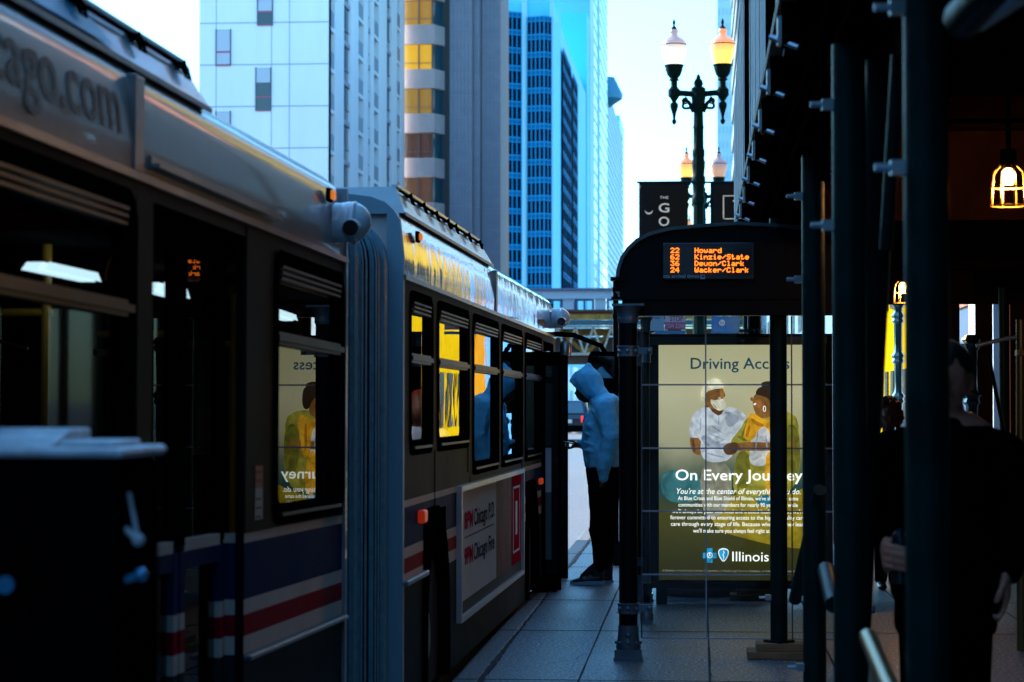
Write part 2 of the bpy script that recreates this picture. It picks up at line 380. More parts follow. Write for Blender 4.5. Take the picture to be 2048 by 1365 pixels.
# recessed doorway jamb shows the stripes again
mb = MB()
for a, b, k in BANDS[:-1]: mb.cur = k; mb.box((-.07, -1.7345, a), (.001, -1.7335, b))
mb.build('door_jamb', BM, bus, MR)
def door_leaf(u0, u1, parent, M):
    d = MB(); x = -.055; t = .05
    for a, b in ((u0, u0+t), (u1-t, u1)):
        d.cur = 0; d.box((x-.035, a, 1.17), (x, b, 2.14))
        for q in BANDS[:-2]: d.cur = {0: 1, 1: 2, 2: 3, 3: 4}[q[2]]; d.box((x-.035, a, max(.26, q[0])), (x, b, q[1]))
    d.cur = 0; d.box((x-.035, u0+t, 2.06), (x-.001, u1-t, 2.14)); d.box((x-.035, u0+t, .26), (x-.001, u1-t, .34)); 
    d.cur = 2; d.box((x-.035, u0+t, 1.155), (x-.002, u1-t, 1.19)); d.cur = 4; d.box((x-.035, u0+t, 1.10), (x-.002, u1-t, 1.155))
    o = d.build('door', [M_frame, M_skirt, M_wht, M_red, M_blu], parent, M)
    g = MB(); g.poly([(x-.02, u0+t, .34), (x-.02, u1-t, .34), (x-.02, u1-t, 1.10), (x-.02, u0+t, 1.10)]); g.poly([(x-.02, u0+t, 1.19), (x-.02, u1-t, 1.19), (x-.02, u1-t, 2.06), (x-.02, u0+t, 2.06)])
    g.build('pane', M_gld, o, M)
    hh = MB(); hh.tube([(x+.02, u1-t-.06, 1.25), (x+.03, u1-t-.06, 1.3), (x+.03, u1-t-.06, 1.75), (x+.02, u1-t-.06, 1.8)], .008, 8); hh.build('handle', M_black, o, M)
    return o
door_leaf(-2.83, -2.36, bus, MR); door_leaf(-2.33, -1.78, bus, MR)
# sticker by the door, fleet lettering on the roof panel
st = MB(); st.cur = 0; st.box((.004, -1.60, 1.33), (.006, -1.49, 1.405)); st.cur = 1; st.box((.004, -1.60, 1.225), (.006, -1.49, 1.33)); st.cur = 2
for k in range(3): st.box((.006, -1.59, 1.31-.012-.03*k), (.007, -1.52+.01*(k%2), 1.31-.02-.03*k))
for k in range(2): st.box((.006, -1.59, 1.39-.03*k), (.007, -1.51, 1.38-.03*k))
st.build('warning_sticker', [mat('sticker_red', (.42, .06, .03), .5), mat('sticker_white', (.36, .33, .27), .5), mat('sticker_ink', (.05, .03, .03), .5)], bus, MR)
tm = text_mb('transitchicago.com', (.0016, -3.19, 2.312), (0, 1, 0), (-.105, 0, 1), width=2.08, cap=.165, bold=.012, align='R', thick=.0018)
tm.build('lettering', mat('bus_letter_grey', (.03, .045, .05), .45), bus, MR)
def marker(u, w, M):
    m = MB(); m.box((-.005, u-.035, w-.025), (.012, u+.035, w+.028)); o = m.build('marker_light', M_black, bus, M, bevel=.004)
    m = MB(); m.box((.012, u-.025, w-.018), (.026, u+.028, w+.02)); m.build('lens', mat('amber_lens', (.75, .17, .01), .25, emit=.35, ecol=(1, .25, .02)), o, M, bevel=.006)
marker(-.342, 2.441, MR); marker(.488, 2.429, MF)
def camera_pod(u, w, M, s=1.0):
    mc = mat('camera_housing', (.55, .60, .62), .25, coat=.6)
    m = MB(); m.lathe((0, u, w), [(.085*s, 0), (.085*s, .03*s), (.075*s, .05*s)], 24, 'x')
    m.sphere((.06*s, u+.01*s, w+.005), (.09*s, .085*s, .085*s), 24, 16)
    m.lathe((.075*s, u, w), [(.072*s, -.02), (.090*s, 0), (.090*s, .012*s), (.08*s, .02*s)], 24, 'x')
    o = m.build('camera_housing', mc, bus, M)
    m = MB(); m.lathe((.085*s, u-.055*s, w-.03*s), [(.035*s, -.06*s), (.042*s, -.04*s), (.042*s, -.02*s), (.036*s, -.02*s)], 20, 'y'); m.build('lens_collar', mc, o, M)
    m = MB(); m.lathe((.085*s, u-.055*s, w-.03*s), [(.033*s, -.065*s), (.034*s, -.058*s)], 20, 'y'); m.build('lens', mat('dark_lens', (.01, .008, .007), .1), o, M)
for M_, us_, in ((MR, (-2.55,)), (MF, (1.15, 2.72, 5.98, 7.66, 8.5))):
    for u in us_:
        if M_ is MF: strip('panel_gap', u, u+.008, .80, 1.40 if u < 2 else 1.22, -.002, .0035, M_black, M_)
camera_pod(-.2, 2.345, MR, .95); camera_pod(8.80, 2.365, MF, 1.0)
# roof equipment shrouds
M_shr = mat('shroud_paint', (.72, .84, .88), .25, var=.22, scale=1.2, coat=.3)
M_shb = mat('shroud_blue', (.06, .42, .62), .35, var=.05)
def shroud(u0, u1, xo, h, slope, M, latches, seam=None, inset=.05, base=2.53):
    x0, x1 = -xo, -BUSW+xo
    lo = [(x0, u0, base), (x0, u1, base), (x1, u1, base), (x1, u0, base)]
    hi = [(x0-inset, u0+.02, base+h), (x0-inset, u1-slope, base+h), (x1+inset, u1-slope, base+h), (x1+inset, u0+.02, base+h)]
    m = MB(); m.add(lo+hi, [(0, 1, 5, 4), (1, 2, 6, 5), (2, 3, 7, 6), (3, 0, 4, 7), (4, 5, 6, 7)])
    o = m.build('roof_shroud', M_shr, bus, M)
    m = MB(); m.box((x0-.002, u0, base-.012), (x0+.004, u1, base+.004)); m.build('base_lip', M_trim, o, M)
    m = MB(); m.box((x0-inset-.02, u0+.02, base+h), (x0-inset+.012, u1-slope, base+h+.012)); m.build('top_lip', M_shr, o, M)
    m = MB(); zr = base+h*.86; xr = x0-inset*.8+.01; m.tube([(xr, u0+.03, zr), (xr, u1-slope-.0, zr)], .006, 8); m.build('rail', M_black, o, M)
    for u in latches:
        m = MB(); m.box((xr-.02, u-.04, zr-.006), (xr+.012, u+.04, zr+.006))
        m.tube([(xr+.01, u-.04, zr), (xr+.025, u-.03, zr-.04), (xr+.025, u+.03, zr-.04), (xr+.01, u+.04, zr)], .005, 6)
        m.tube([(xr+.012, u, zr+.014), (xr+.02, u, zr-.03)], .006, 6)
        m.build('latch', M_black, o, M)
    return o
sr = shroud(-6.4, -2.095, .03, .115, .17, MR, [-4.35, -3.42, -2.86, -2.36])
mb = MB(); mb.add([(-.030, -6.4, 2.548), (-.030, -3.15, 2.548), (-.074, -3.36, 2.640), (-.074, -6.4, 2.640)], [(0, 1, 2, 3)]); mb.build('blue_side_panel', M_shb, sr, MR)
shroud(.30, 4.314, .03, .125, .36, MF, [.62, 1.10, 1.6, 2.1, 2.45, 3.1, 3.7])
# bellows
def bellows():
    n = 23; SUB = 6; N = n*SUB; m = MB(); m.sm = True; rings = []
    for i in range(N+1):
        t = i/N; half = .02*math.sin(PI*((2*t) % 1.0))
        fold = .026*(.5+.5*math.cos(2*PI*i/SUB)); inset = .085-half-fold+.012*(i//SUB % 4 == 2)
        pts = []; RC = .30; ZB = 2.55-RC
        for k in range(27):
            if k <= 6: q = V((0, 0, .25+(ZB-.25)*k/6)); nrm = V((1, 0, 0))
            elif k <= 13: a = PI/2*(k-6)/7; nrm = V((math.cos(a), 0, math.sin(a))); q = V((-RC+RC*math.cos(a), 0, ZB+RC*math.sin(a)))
            elif k < 20: a = PI/2+PI/2*(k-13)/7; nrm = V((math.cos(a), 0, math.sin(a))); q = V((-BUSW+RC+RC*math.cos(a), 0, ZB+RC*math.sin(a)))
            else: q = V((-BUSW, 0, .25+(ZB-.25)*(26-k)/6)); nrm = V((-1, 0, 0))
            q = q-nrm*inset
            a0 = MR @ V((q.x, -.005, q.z)); a1 = MF @ V((q.x, .005, q.z))
            pts.append(a0.lerp(a1, t))
        rings.append(pts)
    vs = [p for r in rings for p in r]; K = 27
    
    for i in range(N):
        m.cur = 1 if i % SUB == SUB-1 else 0
        o0 = len(m.v)
        m.f += [[i*K+k, i*K+k+1, (i+1)*K+k+1, (i+1)*K+k] for k in range(K-1)]; m.m += [m.cur]*(K-1); m.smooth += [True]*(K-1)
    m.v = vs
    return m.build('bellows', [mat('bellows_fabric', (.002, .010, .016), .7, spec=0, var=.35, scale=9, bump=.001, bscale=60, streak=(1, 1, .4)), mat('bellows_hoop', (.10, .30, .38), .4, var=.3, scale=20)], bus)
bl = bellows()
# front section
FH = [(.22, 1.0, 1.41, 2.15), (1.22, 2.60, 1.41, 2.15), (2.83, 4.27, 1.24, 2.15), (4.50, 5.95, 1.24, 2.15), (6.20, 7.62, 1.24, 2.13), (7.9, 8.95, .22, 2.15), (.74, 1.62, .22, 1.10), (6.32, 7.25, .22, 1.06)]
side_wall(0, 9.15, FH).build('front_body', BM, bus, MF, fixn=False)
side_wall(0, 9.15, [(8.2, 8.9, 1.3, 2.1)], x=-BUSW).build('far_side_body', BM, bus, MF, fixn=False)
roof_shell(0.02, 4.15, bus, MF); roof_shell(4.18, 9.05, bus, MF)
mb = MB(); mb.box((-BUSW, 0, .2), (-.06, 9.1, .28)); mb.box((-BUSW+.02, .02, 2.12), (-.06, 9.1, 2.2)); mb.box((-BUSW+.05, .06, .3), (-1.0, .09, 2.1)); mb.box((-BUSW+.05, 8.75, .3), (-.12, 8.78, 2.11)); mb.box((-BUSW+.05, 9.1, .25), (-.02, 9.14, 1.2)); mb.box((-BUSW+.05, 9.1, 2.1), (-.02, 9.14, 2.5))  # bulkhead and driver partition added to block daylight from the windshield
for u in (.5, 1.5, 2.6, 3.6, 4.6): mb.box((-1.1, u, .65), (-.35, u+.08, 1.35)); mb.box((-BUSW+.3, u, .65), (-1.5, u+.08, 1.3))
mb.build('interior', M_int, bus, MF)
ef = MB(); prof = [(0, .25)]+ROOFP+[(-BUSW-x, w) for x, w in ROOFP[::-1]]+[(-BUSW, .25)]
outp = [(x+(.006 if x > -1 else -.006), w+(.004 if w > 2.5 else 0)) for x, w in prof]
inp = [(max(-BUSW+.07, min(-.07, x)), min(w, 2.50)) for x, w in prof]
for yy in (-.014, .03): ef.add([(x, yy, w) for x, w in outp]+[(x, yy, w) for x, w in inp], [(i, i+1, len(prof)+i+1, len(prof)+i) for i in range(len(prof)-1)])
ef.add([(x, -.014, w) for x, w in outp]+[(x, .03, w) for x, w in outp], [(i, i+1, len(prof)+i+1, len(prof)+i) for i in range(len(prof)-1)])
ef.build('body_end_frame', mat('bus_end_frame2', (.26, .40, .46), .35), bus, MF)
mb = MB()
for a, b in ((.02, .21), (1.01, 1.21), (2.61, 2.82), (4.28, 4.49), (5.96, 6.19)): mb.box((-.01, a, 1.4 if b < 1.3 else 1.25), (.005, b, 2.212))
mb.box((-.01, .02, 2.155), (.0042, 9.1, 2.212)); mb.build('front_pillar_panel', M_side_g, bus, MF)
for a, b, c in ((.20, 1.02, 1.39), (1.20, 2.62, 1.39), (2.81, 4.29, 1.225), (4.48, 5.97, 1.225), (6.18, 7.64, 1.225)):
    win(a, b, c, 2.165, bus, MF, M_gl2, t=.075 if b < 1.1 else .10)
strip('drip_rail', .0, 9.0, 2.20, 2.222, -.01, .018, mat('gold_trim', (.30, .25, .13), .25, metal=.8, var=.2), MF)
strip('roof_seam_cover', 4.12, 4.22, 2.225, 2.49, -.02, .008, M_trim, MF, bev=.004)
strip('rub_rail', 0, .74, .80, .825, 0, .03, M_trim, MF, bev=.006)
def arch_wheel(u0, u1, top, r, M):
    uc = (u0+u1)/2; m = MB(); outer = [(u0-.04, .22)]+[(uc+(uc-u0+.04)*math.cos(PI-PI*k/12), .5+(top-.44)*math.sin(PI*k/12)) for k in range(13)]+[(u1+.04, .22)]
    inner = [(u0+.03, .22)]+[(uc+(uc-u0-.03)*math.cos(PI-PI*k/12), .5+(top-.54)*math.sin(PI*k/12)) for k in range(13)]+[(u1-.03, .22)]
    n = len(outer)
    m.add([(.02, u, w) for u, w in outer]+[(.02, u, w) for u, w in inner]+[(0, u, w) for u, w in outer]+[(-.3, u, w) for u, w in inner],
          [(i, i+1, n+i+1, n+i) for i in range(n-1)]+[(i, i+1, 2*n+i+1, 2*n+i) for i in range(n-1)]+[(n+i, n+i+1, 3*n+i+1, 3*n+i) for i in range(n-1)])
    m.add([(.002, u, w) for u, w in outer[1:-1]]+[(.002, u0-.01, top+.06), (.002, u1+.01, top+.06)], [tuple([len(outer)-2]+list(range(len(outer)//2)))])
    m.box((-.5, u0, .3), (-.48, u1, top))
    m.build('wheel_arch', M_black, bus, M)
    w = MB(); w.lathe((-.16, uc, r), [(r*.6, -.14), (r*.94, -.14), (r, -.11), (r, .09), (r*.94, .12), (r*.6, .12)], 32, 'x')
    wo = w.build('wheel', mat('tyre', (.018, .018, .018), .8, bump=.003, bscale=30), bus, M)
    w = MB(); w.lathe((-.10, uc, r), [(r*.6, -.02), (r*.62, .05), (r*.55, .02), (r*.3, -.02), (r*.28, .06), (.05, .07)], 24, 'x'); w.build('rim', M_trim, wo, M)
arch_wheel(.74, 1.62, 1.06, .46, MF); arch_wheel(6.32, 7.25, 1.02, .46, MF)
m = MB(); m.box((0, .52, 1.06), (.035, .64, 1.125)); m.build('side_reflector', mat('red_lens', (.35, .02, .008), .25, emit=.1, ecol=(1, .06, .01)), bus, MF, bevel=.01)
m = MB(); m.box((0, 7.42, 1.02), (.03, 7.55, 1.07)); m.build('side_reflector', mat('red_lens2', (.5, .05, .01), .25, emit=.15, ecol=(1, .1, .01)), bus, MF, bevel=.01)
# advertising frame
adf = MB(); A0, A1, B0, B1 = 2.08, 5.9, .44, 1.185
adf.box((0, A0, B0), (.03, A0+.04, B1)); adf.box((0, A1-.04, B0), (.03, A1, B1)); adf.box((0, A0+.04, B1-.03), (.03, A1-.04, B1)); adf.box((0, A0+.04, B0), (.03, A1-.04, B0+.03))
adf = adf.build('advert_frame', mat('advert_frame_metal', (.55, .56, .55), .3, metal=.5, var=.2), bus, MF)
pm = MB(); pm.cur = 0; pm.box((.001, A0+.04, B0+.10), (.008, A0+2.05, B1-.03)); pm.cur = 1; pm.box((.001, A0+2.05, B0+.10), (.0078, A1-.75, B1-.03)); pm.cur = 2; pm.box((.001, A1-.75, B0+.10), (.0082, A1-.04, B1-.03)); pm.cur = 3; pm.box((.001, A0+.04, B0+.03), (.0076, A1-.04, B0+.10))
pm.build('poster', [mat('ad_paper', (.80, .74, .66), .8, spec=0, var=.05), mat('ad_photo', (.22, .04, .04), .6, var=.8, scale=5, spec=.15), mat('ad_red', (.60, .02, .05), .8, spec=0), mat('ad_dark', (.05, .06, .065), .6, var=.3, spec=.15)], adf, MF)
ink = mat('ad_ink', (.02, .03, .035), .8, spec=0); pink = mat('ad_pink', (.60, .02, .06), .8, spec=0)
ux, uz = (0, 1, 0), (0, 0, 1)
text_mb('8PM', (.009, 2.37, .935), ux, uz, width=.42, cap=.10, bold=.02).build('lettering', pink, adf, MF)
text_mb('Chicago P.D.', (.009, 2.84, .935), ux, uz, width=1.18, cap=.10, bold=.01).build('lettering', ink, adf, MF)
text_mb('9PM', (.009, 2.37, .735), ux, uz, width=.42, cap=.10, bold=.02).build('lettering', pink, adf, MF)
text_mb('Chicago Fire', (.009, 2.84, .735), ux, uz, width=1.15, cap=.10, bold=.01).build('lettering', ink, adf, MF)
lm = MB().box((.008, 2.40, .885), (.0095, 4.0, .890)); lm.build('rule', ink, adf, MF)
wm = MB()
for (a, b, c, d) in ((5.25, 5.75, 1.06, 1.075), (5.25, 5.75, .62, .635), (5.25, 5.28, .62, 1.075), (5.72, 5.75, .62, 1.075), (5.42, 5.56, .74, .97)): wm.box((.0085, a, c), (.010, b, d))
wm.build('emblem', mat('ad_white', (.6, .5, .48), .4), adf, MF)
# front door swung out, pillar, mirror
dl = MB(); 
dA = MF @ V((.0, 7.95, .3)); 
def outdoor(u, x1, w0, w1, nm):
    m = MB(); m.box((-.02, u, w0), (x1, u+.045, w1)); d = m.build(nm, M_black, bus, MF, bevel=.008)
    return d
od = outdoor(7.75, .15, .06, 2.06, 'front_door')
g = MB(); g.box((.03, 7.745, .30), (.13, 7.7505, 1.95)); g.build('pane', mat('dark_door_glass', (.01, .012, .014), .06), od, MF)
hd = MB(); hd.box((.03, 7.735, .42), (.075, 7.744, .95)); hd.cur = 1; hd.box((.03, 7.735, .95), (.075, 7.744, 1.30)); hd.build('grab_panel', [mat('door_grey', (.07, .12, .14), .4), mat('door_pale', (.45, .52, .55), .4)], od, MF)
od2 = outdoor(8.95, .12, .06, 2.06, 'front_door'); g = MB(); g.box((.03, 8.945, .30), (.10, 8.9505, 1.95)); g.build('pane', MATS['dark_door_glass'], od2, MF)
mm = MB(); mm.tube([(-.1, 9.1, 2.25), (.15, 9.25, 2.24), (.38, 9.3, 2.15), (.42, 9.3, 2.08)], .022, 8); mo = mm.build('mirror_arm', M_black, bus, MF)
mm = MB(); mm.prism([V((u*.5-.0+.40, 9.26, w*1+1.84)) for u, w in rr(-.26, .26, -.27, .26, .08)], 0, (0, .12, 0)); mi = mm.build('mirror', M_black, bus, MF, bevel=.01)
mm = MB(); mm.poly([(u*.5+.40, 9.256, w+1.84) for u, w in rr(-.2, .2, .03, .22, .03)]); mm.build('mirror_glass', mat('mirror_glass', (.25, .27, .28), .03, metal=1), mi, MF)
mm = MB(); mm.lathe((.10, 8.95, 2.06), [(.05, 0), (.05, .09), (.035, .12)], 14); mm.build('door_motor_cap', M_trim, bus, MF)
# flap under front step
mm = MB(); mm.box((-.06, 7.5, .10), (.10, 7.6, .30)); mm.box((.1, 7.55, .0), (.13, 7.6, .25)); mm.build('splash_flap', M_black, bus, MF)
mm = MB(); mm.box((-BUSW, 9.15, .25), (-.05, 9.3, .7)); mm.build('front_bumper', M_black, bus, MF, bevel=.03)
# ceiling lights and grab poles inside
M_tubel = emis('bus_ceiling_light', (.62, .80, 1.0), 3.0)
def inbus(px, py, x, M):
    O = M @ V((x, 0, 0)); r = (M.to_3x3() @ V((1, 0, 0))); d = ray(px, py); t = (O-CAM).dot(r)/d.dot(r); return M.inverted() @ (CAM+d*t)
for (ax, ay, bx, by, hh_) in ((98, 524, 196, 546, 18), (327, 565, 375, 578, 20), (557, 618, 592, 630, 12)):
    a = inbus(ax, ay, -.45, MR); b = inbus(bx, by, -.45, MR); dz = inbus(ax, ay+hh_, -.45, MR).z-a.z
    m = MB(); m.poly([a, b, b+V((-.0, .04, dz)), a+V((-.0, -.05, dz))]); m.prism([a+V((-.02,0,0)), b+V((-.02,0,0)), b+V((-.02, .04, dz)), a+V((-.02, -.05, dz))], 0, (-.05, 0, 0)); m.build('ceiling_or_fill_light', M_tubel, bus, MR)
for px in (95, 348, 600, 470):
    a = inbus(px, 400, -.6, MR); m = MB(); m.tube([(a.x, a.y, .3), (a.x, a.y, 2.12)], .017, 10); m.tube([(a.x-.3, a.y, 1.9), (a.x+.02, a.y, 1.9)], .014, 8)
    m.build('grab_pole', mat('yellow_pole', (.55, .28, .03), .35), bus, MR)
for u in (1.9, 3.4, 5.2): m = MB(); m.tube([(-.6, u, .3), (-.6, u, 2.12)], .017, 10); m.build('grab_pole', MATS['yellow_pole'], bus, MF)

# ------------------------------------------------------------------ bus shelter
M_shel = mat('shelter_dark_paint', (.0022, .0035, .005), .4, var=.3, spec=.10)
M_cast = mat('cast_blue_grey', (.10, .17, .21), .32, metal=.5, var=.3, coat=.3)
NY = 13.33
def zc(py, Y=NY): return CAMH+(800-py)/4600*Y
pX = P(1256.5, 1100, NY).x
sh = thing('bus_shelter', 'dark metal bus shelter with rounded roof, glass end wall and orange arrival times display', 'bus shelter', (pX, NY, 0))
def shelter_post(x, y, r, top, big=True):
    m = MB(); m.lathe((x, y, 0), [(r, .05), (r, top)], 20)
    po = m.build('post', M_shel, sh)
    m = MB()
    if big:
        m.box((x-.083, y-.083, .001), (x+.083, y+.083, .022)); m.box((x-.078, y-.078, .022), (x-.04, y+.078, .06)); m.box((x+.04, y-.078, .022), (x+.078, y+.078, .06)); m.box((x-.078, y-.07, .05), (x+.078, y+.078, .062))
        m.box((x-.04, y-.066, .022), (x+.04, y+.066, .05))
        m.lathe((x, y, 0), [(.070, .062), (.074, .075), (.066, .10), (r+.006, .15), (r+.005, .20)], 24)
        for k in range(8): a = 2*PI*k/8; m.sphere((x+.068*math.cos(a), y+.068*math.sin(a), .10), .011, 8, 6); 
        m.sphere((x, y-r-.006, .145), .014, 10, 8)
    else:
        m.box((x-.04, y-.04, .001), (x+.04, y+.04, .02)); m.lathe((x, y, 0), [(.045, .02), (.045, .06), (r+.004, .10), (r+.004, .14)], 16)
    m.build('post_boot', M_cast, po)
    for zz in (zc(1215), zc(703)):
        c = MB(); c.lathe((x, y, zz), [(r+.003, -.032), (r+.010, -.03), (r+.010, -.022), (r+.006, -.02), (r+.006, .02), (r+.010, .022), (r+.010, .03), (r+.003, .032)], 24)
        if big:
            for k in (-1, 0, 1): a = -PI/2+k*.9; c.sphere((x+(r+.006)*math.cos(a), y+(r+.006)*math.sin(a), zz), .013, 10, 8)
            c.box((x+r, y-.02, zz-.018), (x+r+.085, y+.012, zz+.022)); c.sphere((x+r+.07, y-.022, zz), .016, 10, 8)
        c.build('collar', M_cast, po)
    c = MB(); t = top
    c.lathe((x, y, 0), [(r+.002, t-.10), (r+.008, t-.085), (r+.006, t-.07), (r+.010, t-.03), (r+.022, t-.012), (r+.028, t)], 24)
    if big: c.box((x-.09, y-.085, t), (x+.095, y+.085, t+.012))
    c.build('capital', M_cast, po)
    return po
shelter_post(pX, NY, .054, zc(613))
shelter_post(P(1293, 1000, 15.5).x, 15.5, .022, zc(635, 15.5), False)
shelter_post(P(1290, 1000, 17.2).x-.02, 17.2, .05, 2.0)
shelter_post(P(1700, 900, NY).x, NY, .054, zc(613)); shelter_post(P(1702, 900, 17.2).x, 17.2, .05, 2.0)
arch = [(1237, 556), (1239, 540), (1246, 518), (1258, 500), (1275, 484), (1300, 471), (1340, 461), (1400, 455), (1475, 450)]
AP = [P(x, y, NY) for x, y in arch]; cxm = AP[-1].x
AP += [V((2*cxm-p.x, p.y, p.z)) for p in AP[::-1][1:]]
low = zc(600)
m = MB(); m.prism([V((p.x, NY-.02, p.z)) for p in AP]+[V((AP[-1].x, NY-.02, low)), V((AP[0].x+.01, NY-.02, low))], 0, (0, .10, 0)); 
m.box((AP[0].x+.02, NY+.0, zc(632)), (AP[-1].x-.1, NY+.09, low)); m.build('end_fascia', M_shel, sh)
m = MB(); nr = []
for i, p in enumerate(AP):
    d_ = (AP[min(i+1, len(AP)-1)]-AP[max(i-1, 0)]).normalized(); nr.append(V((-d_.z, 0, d_.x)))
o_ = [V((p.x, NY-.05, p.z))+n_*.016 for p, n_ in zip(AP, nr)]; i_ = [V((p.x, NY-.05, p.z))-n_*.004 for p, n_ in zip(AP, nr)]; k_ = len(AP)
m.add(o_+i_+[p+V((0, .17, 0)) for p in o_]+[p+V((0, .17, 0)) for p in i_], [f_ for i in range(k_-1) for f_ in ((i, i+1, k_+i+1, k_+i), (i, i+1, 2*k_+i+1, 2*k_+i), (k_+i, k_+i+1, 3*k_+i+1, 3*k_+i))])
m.build('arch_rim', mat('shelter_edge', (.05, .08, .09), .3, coat=.5), sh)
m = MB()
for a, b in zip(AP, AP[1:]): m.add([(a.x, NY+.06, a.z+.004), (b.x, NY+.06, b.z+.004), (b.x, 17.3, b.z+.004), (a.x, 17.3, a.z+.004)], [(0, 1, 2, 3)])
m.build('roof', M_shel, sh)
m = MB(); m.box((AP[0].x+.03, NY+.1, 2.17), (AP[-1].x-.03, 17.25, 2.20)); m.box((AP[0].x-.02, NY+.02, zc(583)), (AP[0].x+.05, 17.3, zc(556))); m.box((AP[0].x-.045, NY-.05, zc(562)), (AP[0].x+.03, NY+.05, zc(555))); m.box((AP[0].x-.04, NY-.04, zc(600)), (AP[0].x+.03, NY+.05, zc(594)))
m.build('ceiling_and_gutter', M_shel, sh)
# arrival display
DY = NY-.022
def R(x0, y0, x1, y1, Y): a = P(x0, y0, Y); b = P(x1, y1, Y); return a, b
a, b = R(1326, 560, 1508, 486, DY)
m = MB(); m.box((a.x, DY-.03, a.z), (b.x, DY+.001, b.z)); dsp = m.build('arrival_display', mat('display_case', (.018, .03, .036), .25, coat=.6), sh, bevel=.004)
a, b = R(1339, 549, 1503, 495, DY-.032); m = MB(); m.box((a.x, DY-.034, a.z), (b.x, DY-.0305, b.z)); m.build('screen', mat('screen_glass', (.03, .04, .045), .05, spec=.8), dsp)
FONT5 = {'0':'0E11131519110E','2':'0E11010204081F','6':'0608101E11110E','3':'1F02040201110E','4':'02060A121F0202','H':'1111111F111111','o':'00000E1111110E','w':'0000111115150A','a':'00000E010F110F','r':'00001619101010','d':'01010D1311110F','K':'11121418141211','i':'04000C0404040E','n':'00001619111111','z':'00001F0204081F','e':'00000E111F100E','/':'00010204081000','S':'0F10100E01011E','t':'08081C0808090E','D':'1C12111111121C','v':'0000111111110A','C':'0E11101010110E','l':'0C04040404040E','k':'10101214181412','W':'1111111515150A','c':'00000E1010110E'}
led = emis('led_orange', (1.0, .20, .01), 1.5); row0 = 495.5
def leds(s, x0, base, w, h, Y):     # dot matrix characters
    mb = MB(); cw = w/6.0; chh = h/7.0
    for i, ch in enumerate(s):
        if ch == ' ': continue
        hx = FONT5[ch]
        for r_ in range(7):
            bits = int(hx[2*r_:2*r_+2], 16)
            for c_ in range(5):
                if bits >> (4-c_) & 1:
                    q = P(x0+(i*6+c_+.5)*cw, base+(r_+.5)*chh, Y); d = .0016*1.62
                    mb.box((q.x-d, Y, q.z-d*1.1), (q.x+d, Y+.001, q.z+d*1.1))
    return mb
for i, (n_, dest) in enumerate((('22', 'Howard'), ('62', 'Kinzie/State'), ('36', 'Devon/Clark'), ('24', 'Wacker/Clark'))):
    mb = leds(n_, 1341, 496.2+13.0*i, 9.6, 10.0, DY-.0355); m2 = leds(dest, 1389.5, 496.2+13.0*i, 9.15, 10.0, DY-.0355)
    mb.add(m2.v, m2.f); mb.build('led_text', led, dsp)
q = P(1327, 556, DY-.033); M_cap = mat('shelter_caption', (.22, .42, .5), .4)
text_mb('cta arrival times', q, (1, 0, 0), (0, 0, 1), width=(1398-1327)/4600*NY, cap=.021, bold=.01, thick=.001).build('caption', M_cap, dsp)
m = MB(); a, b = R(1401, 558.5, 1410, 547, DY-.033); m.box((a.x, DY-.034, a.z), (b.x, DY-.0325, b.z)); m.cur = 1; a, b = R(1403, 555.5, 1408.5, 552.5, DY-.035); m.box((a.x, DY-.0355, a.z), (b.x, DY-.0342, b.z)); a, b = R(1403, 551, 1410, 549.5, DY-.035); m.box((a.x, DY-.0355, a.z), (b.x, DY-.0342, b.z)); m.build('bus_symbol', [M_cap, M_shel], dsp)
# glass end wall with glazing bars
GY = 13.62
def gz(py): return P(1412, py, GY).z
gx0 = P(1283, 900, GY).x; gx1 = P(1695, 900, GY).x
m = MB(); m.poly([(gx0, GY, gz(1277)), (gx1, GY, gz(1277)), (gx1, GY, 1.99), (gx0, GY, 1.99)]); gl = m.build('end_glass', glass('shelter_glass', (.86, .93, .92), 0, 1.5), sh)
M_bar = mat('glazing_bar', (.42, .46, .55), .3, metal=.4)
for py in (770, 897, 1023, 1150, 1277):
    m = MB(); m.box((gx0, GY-.006, gz(py)-.0045), (gx1, GY+.004, gz(py)+.0045)); m.build('glazing_bar', M_bar, sh)
for px in (1283, 1412, 1584):
    x = P(px, 1000, GY).x; m = MB(); m.box((x-.004, GY-.0075, gz(1277)), (x+.004, GY+.003, 1.99)); m.build('glazing_bar', M_bar if px == 1412 else mat('glazing_bar_dark', (.10, .12, .14), .3, metal=.4), sh)
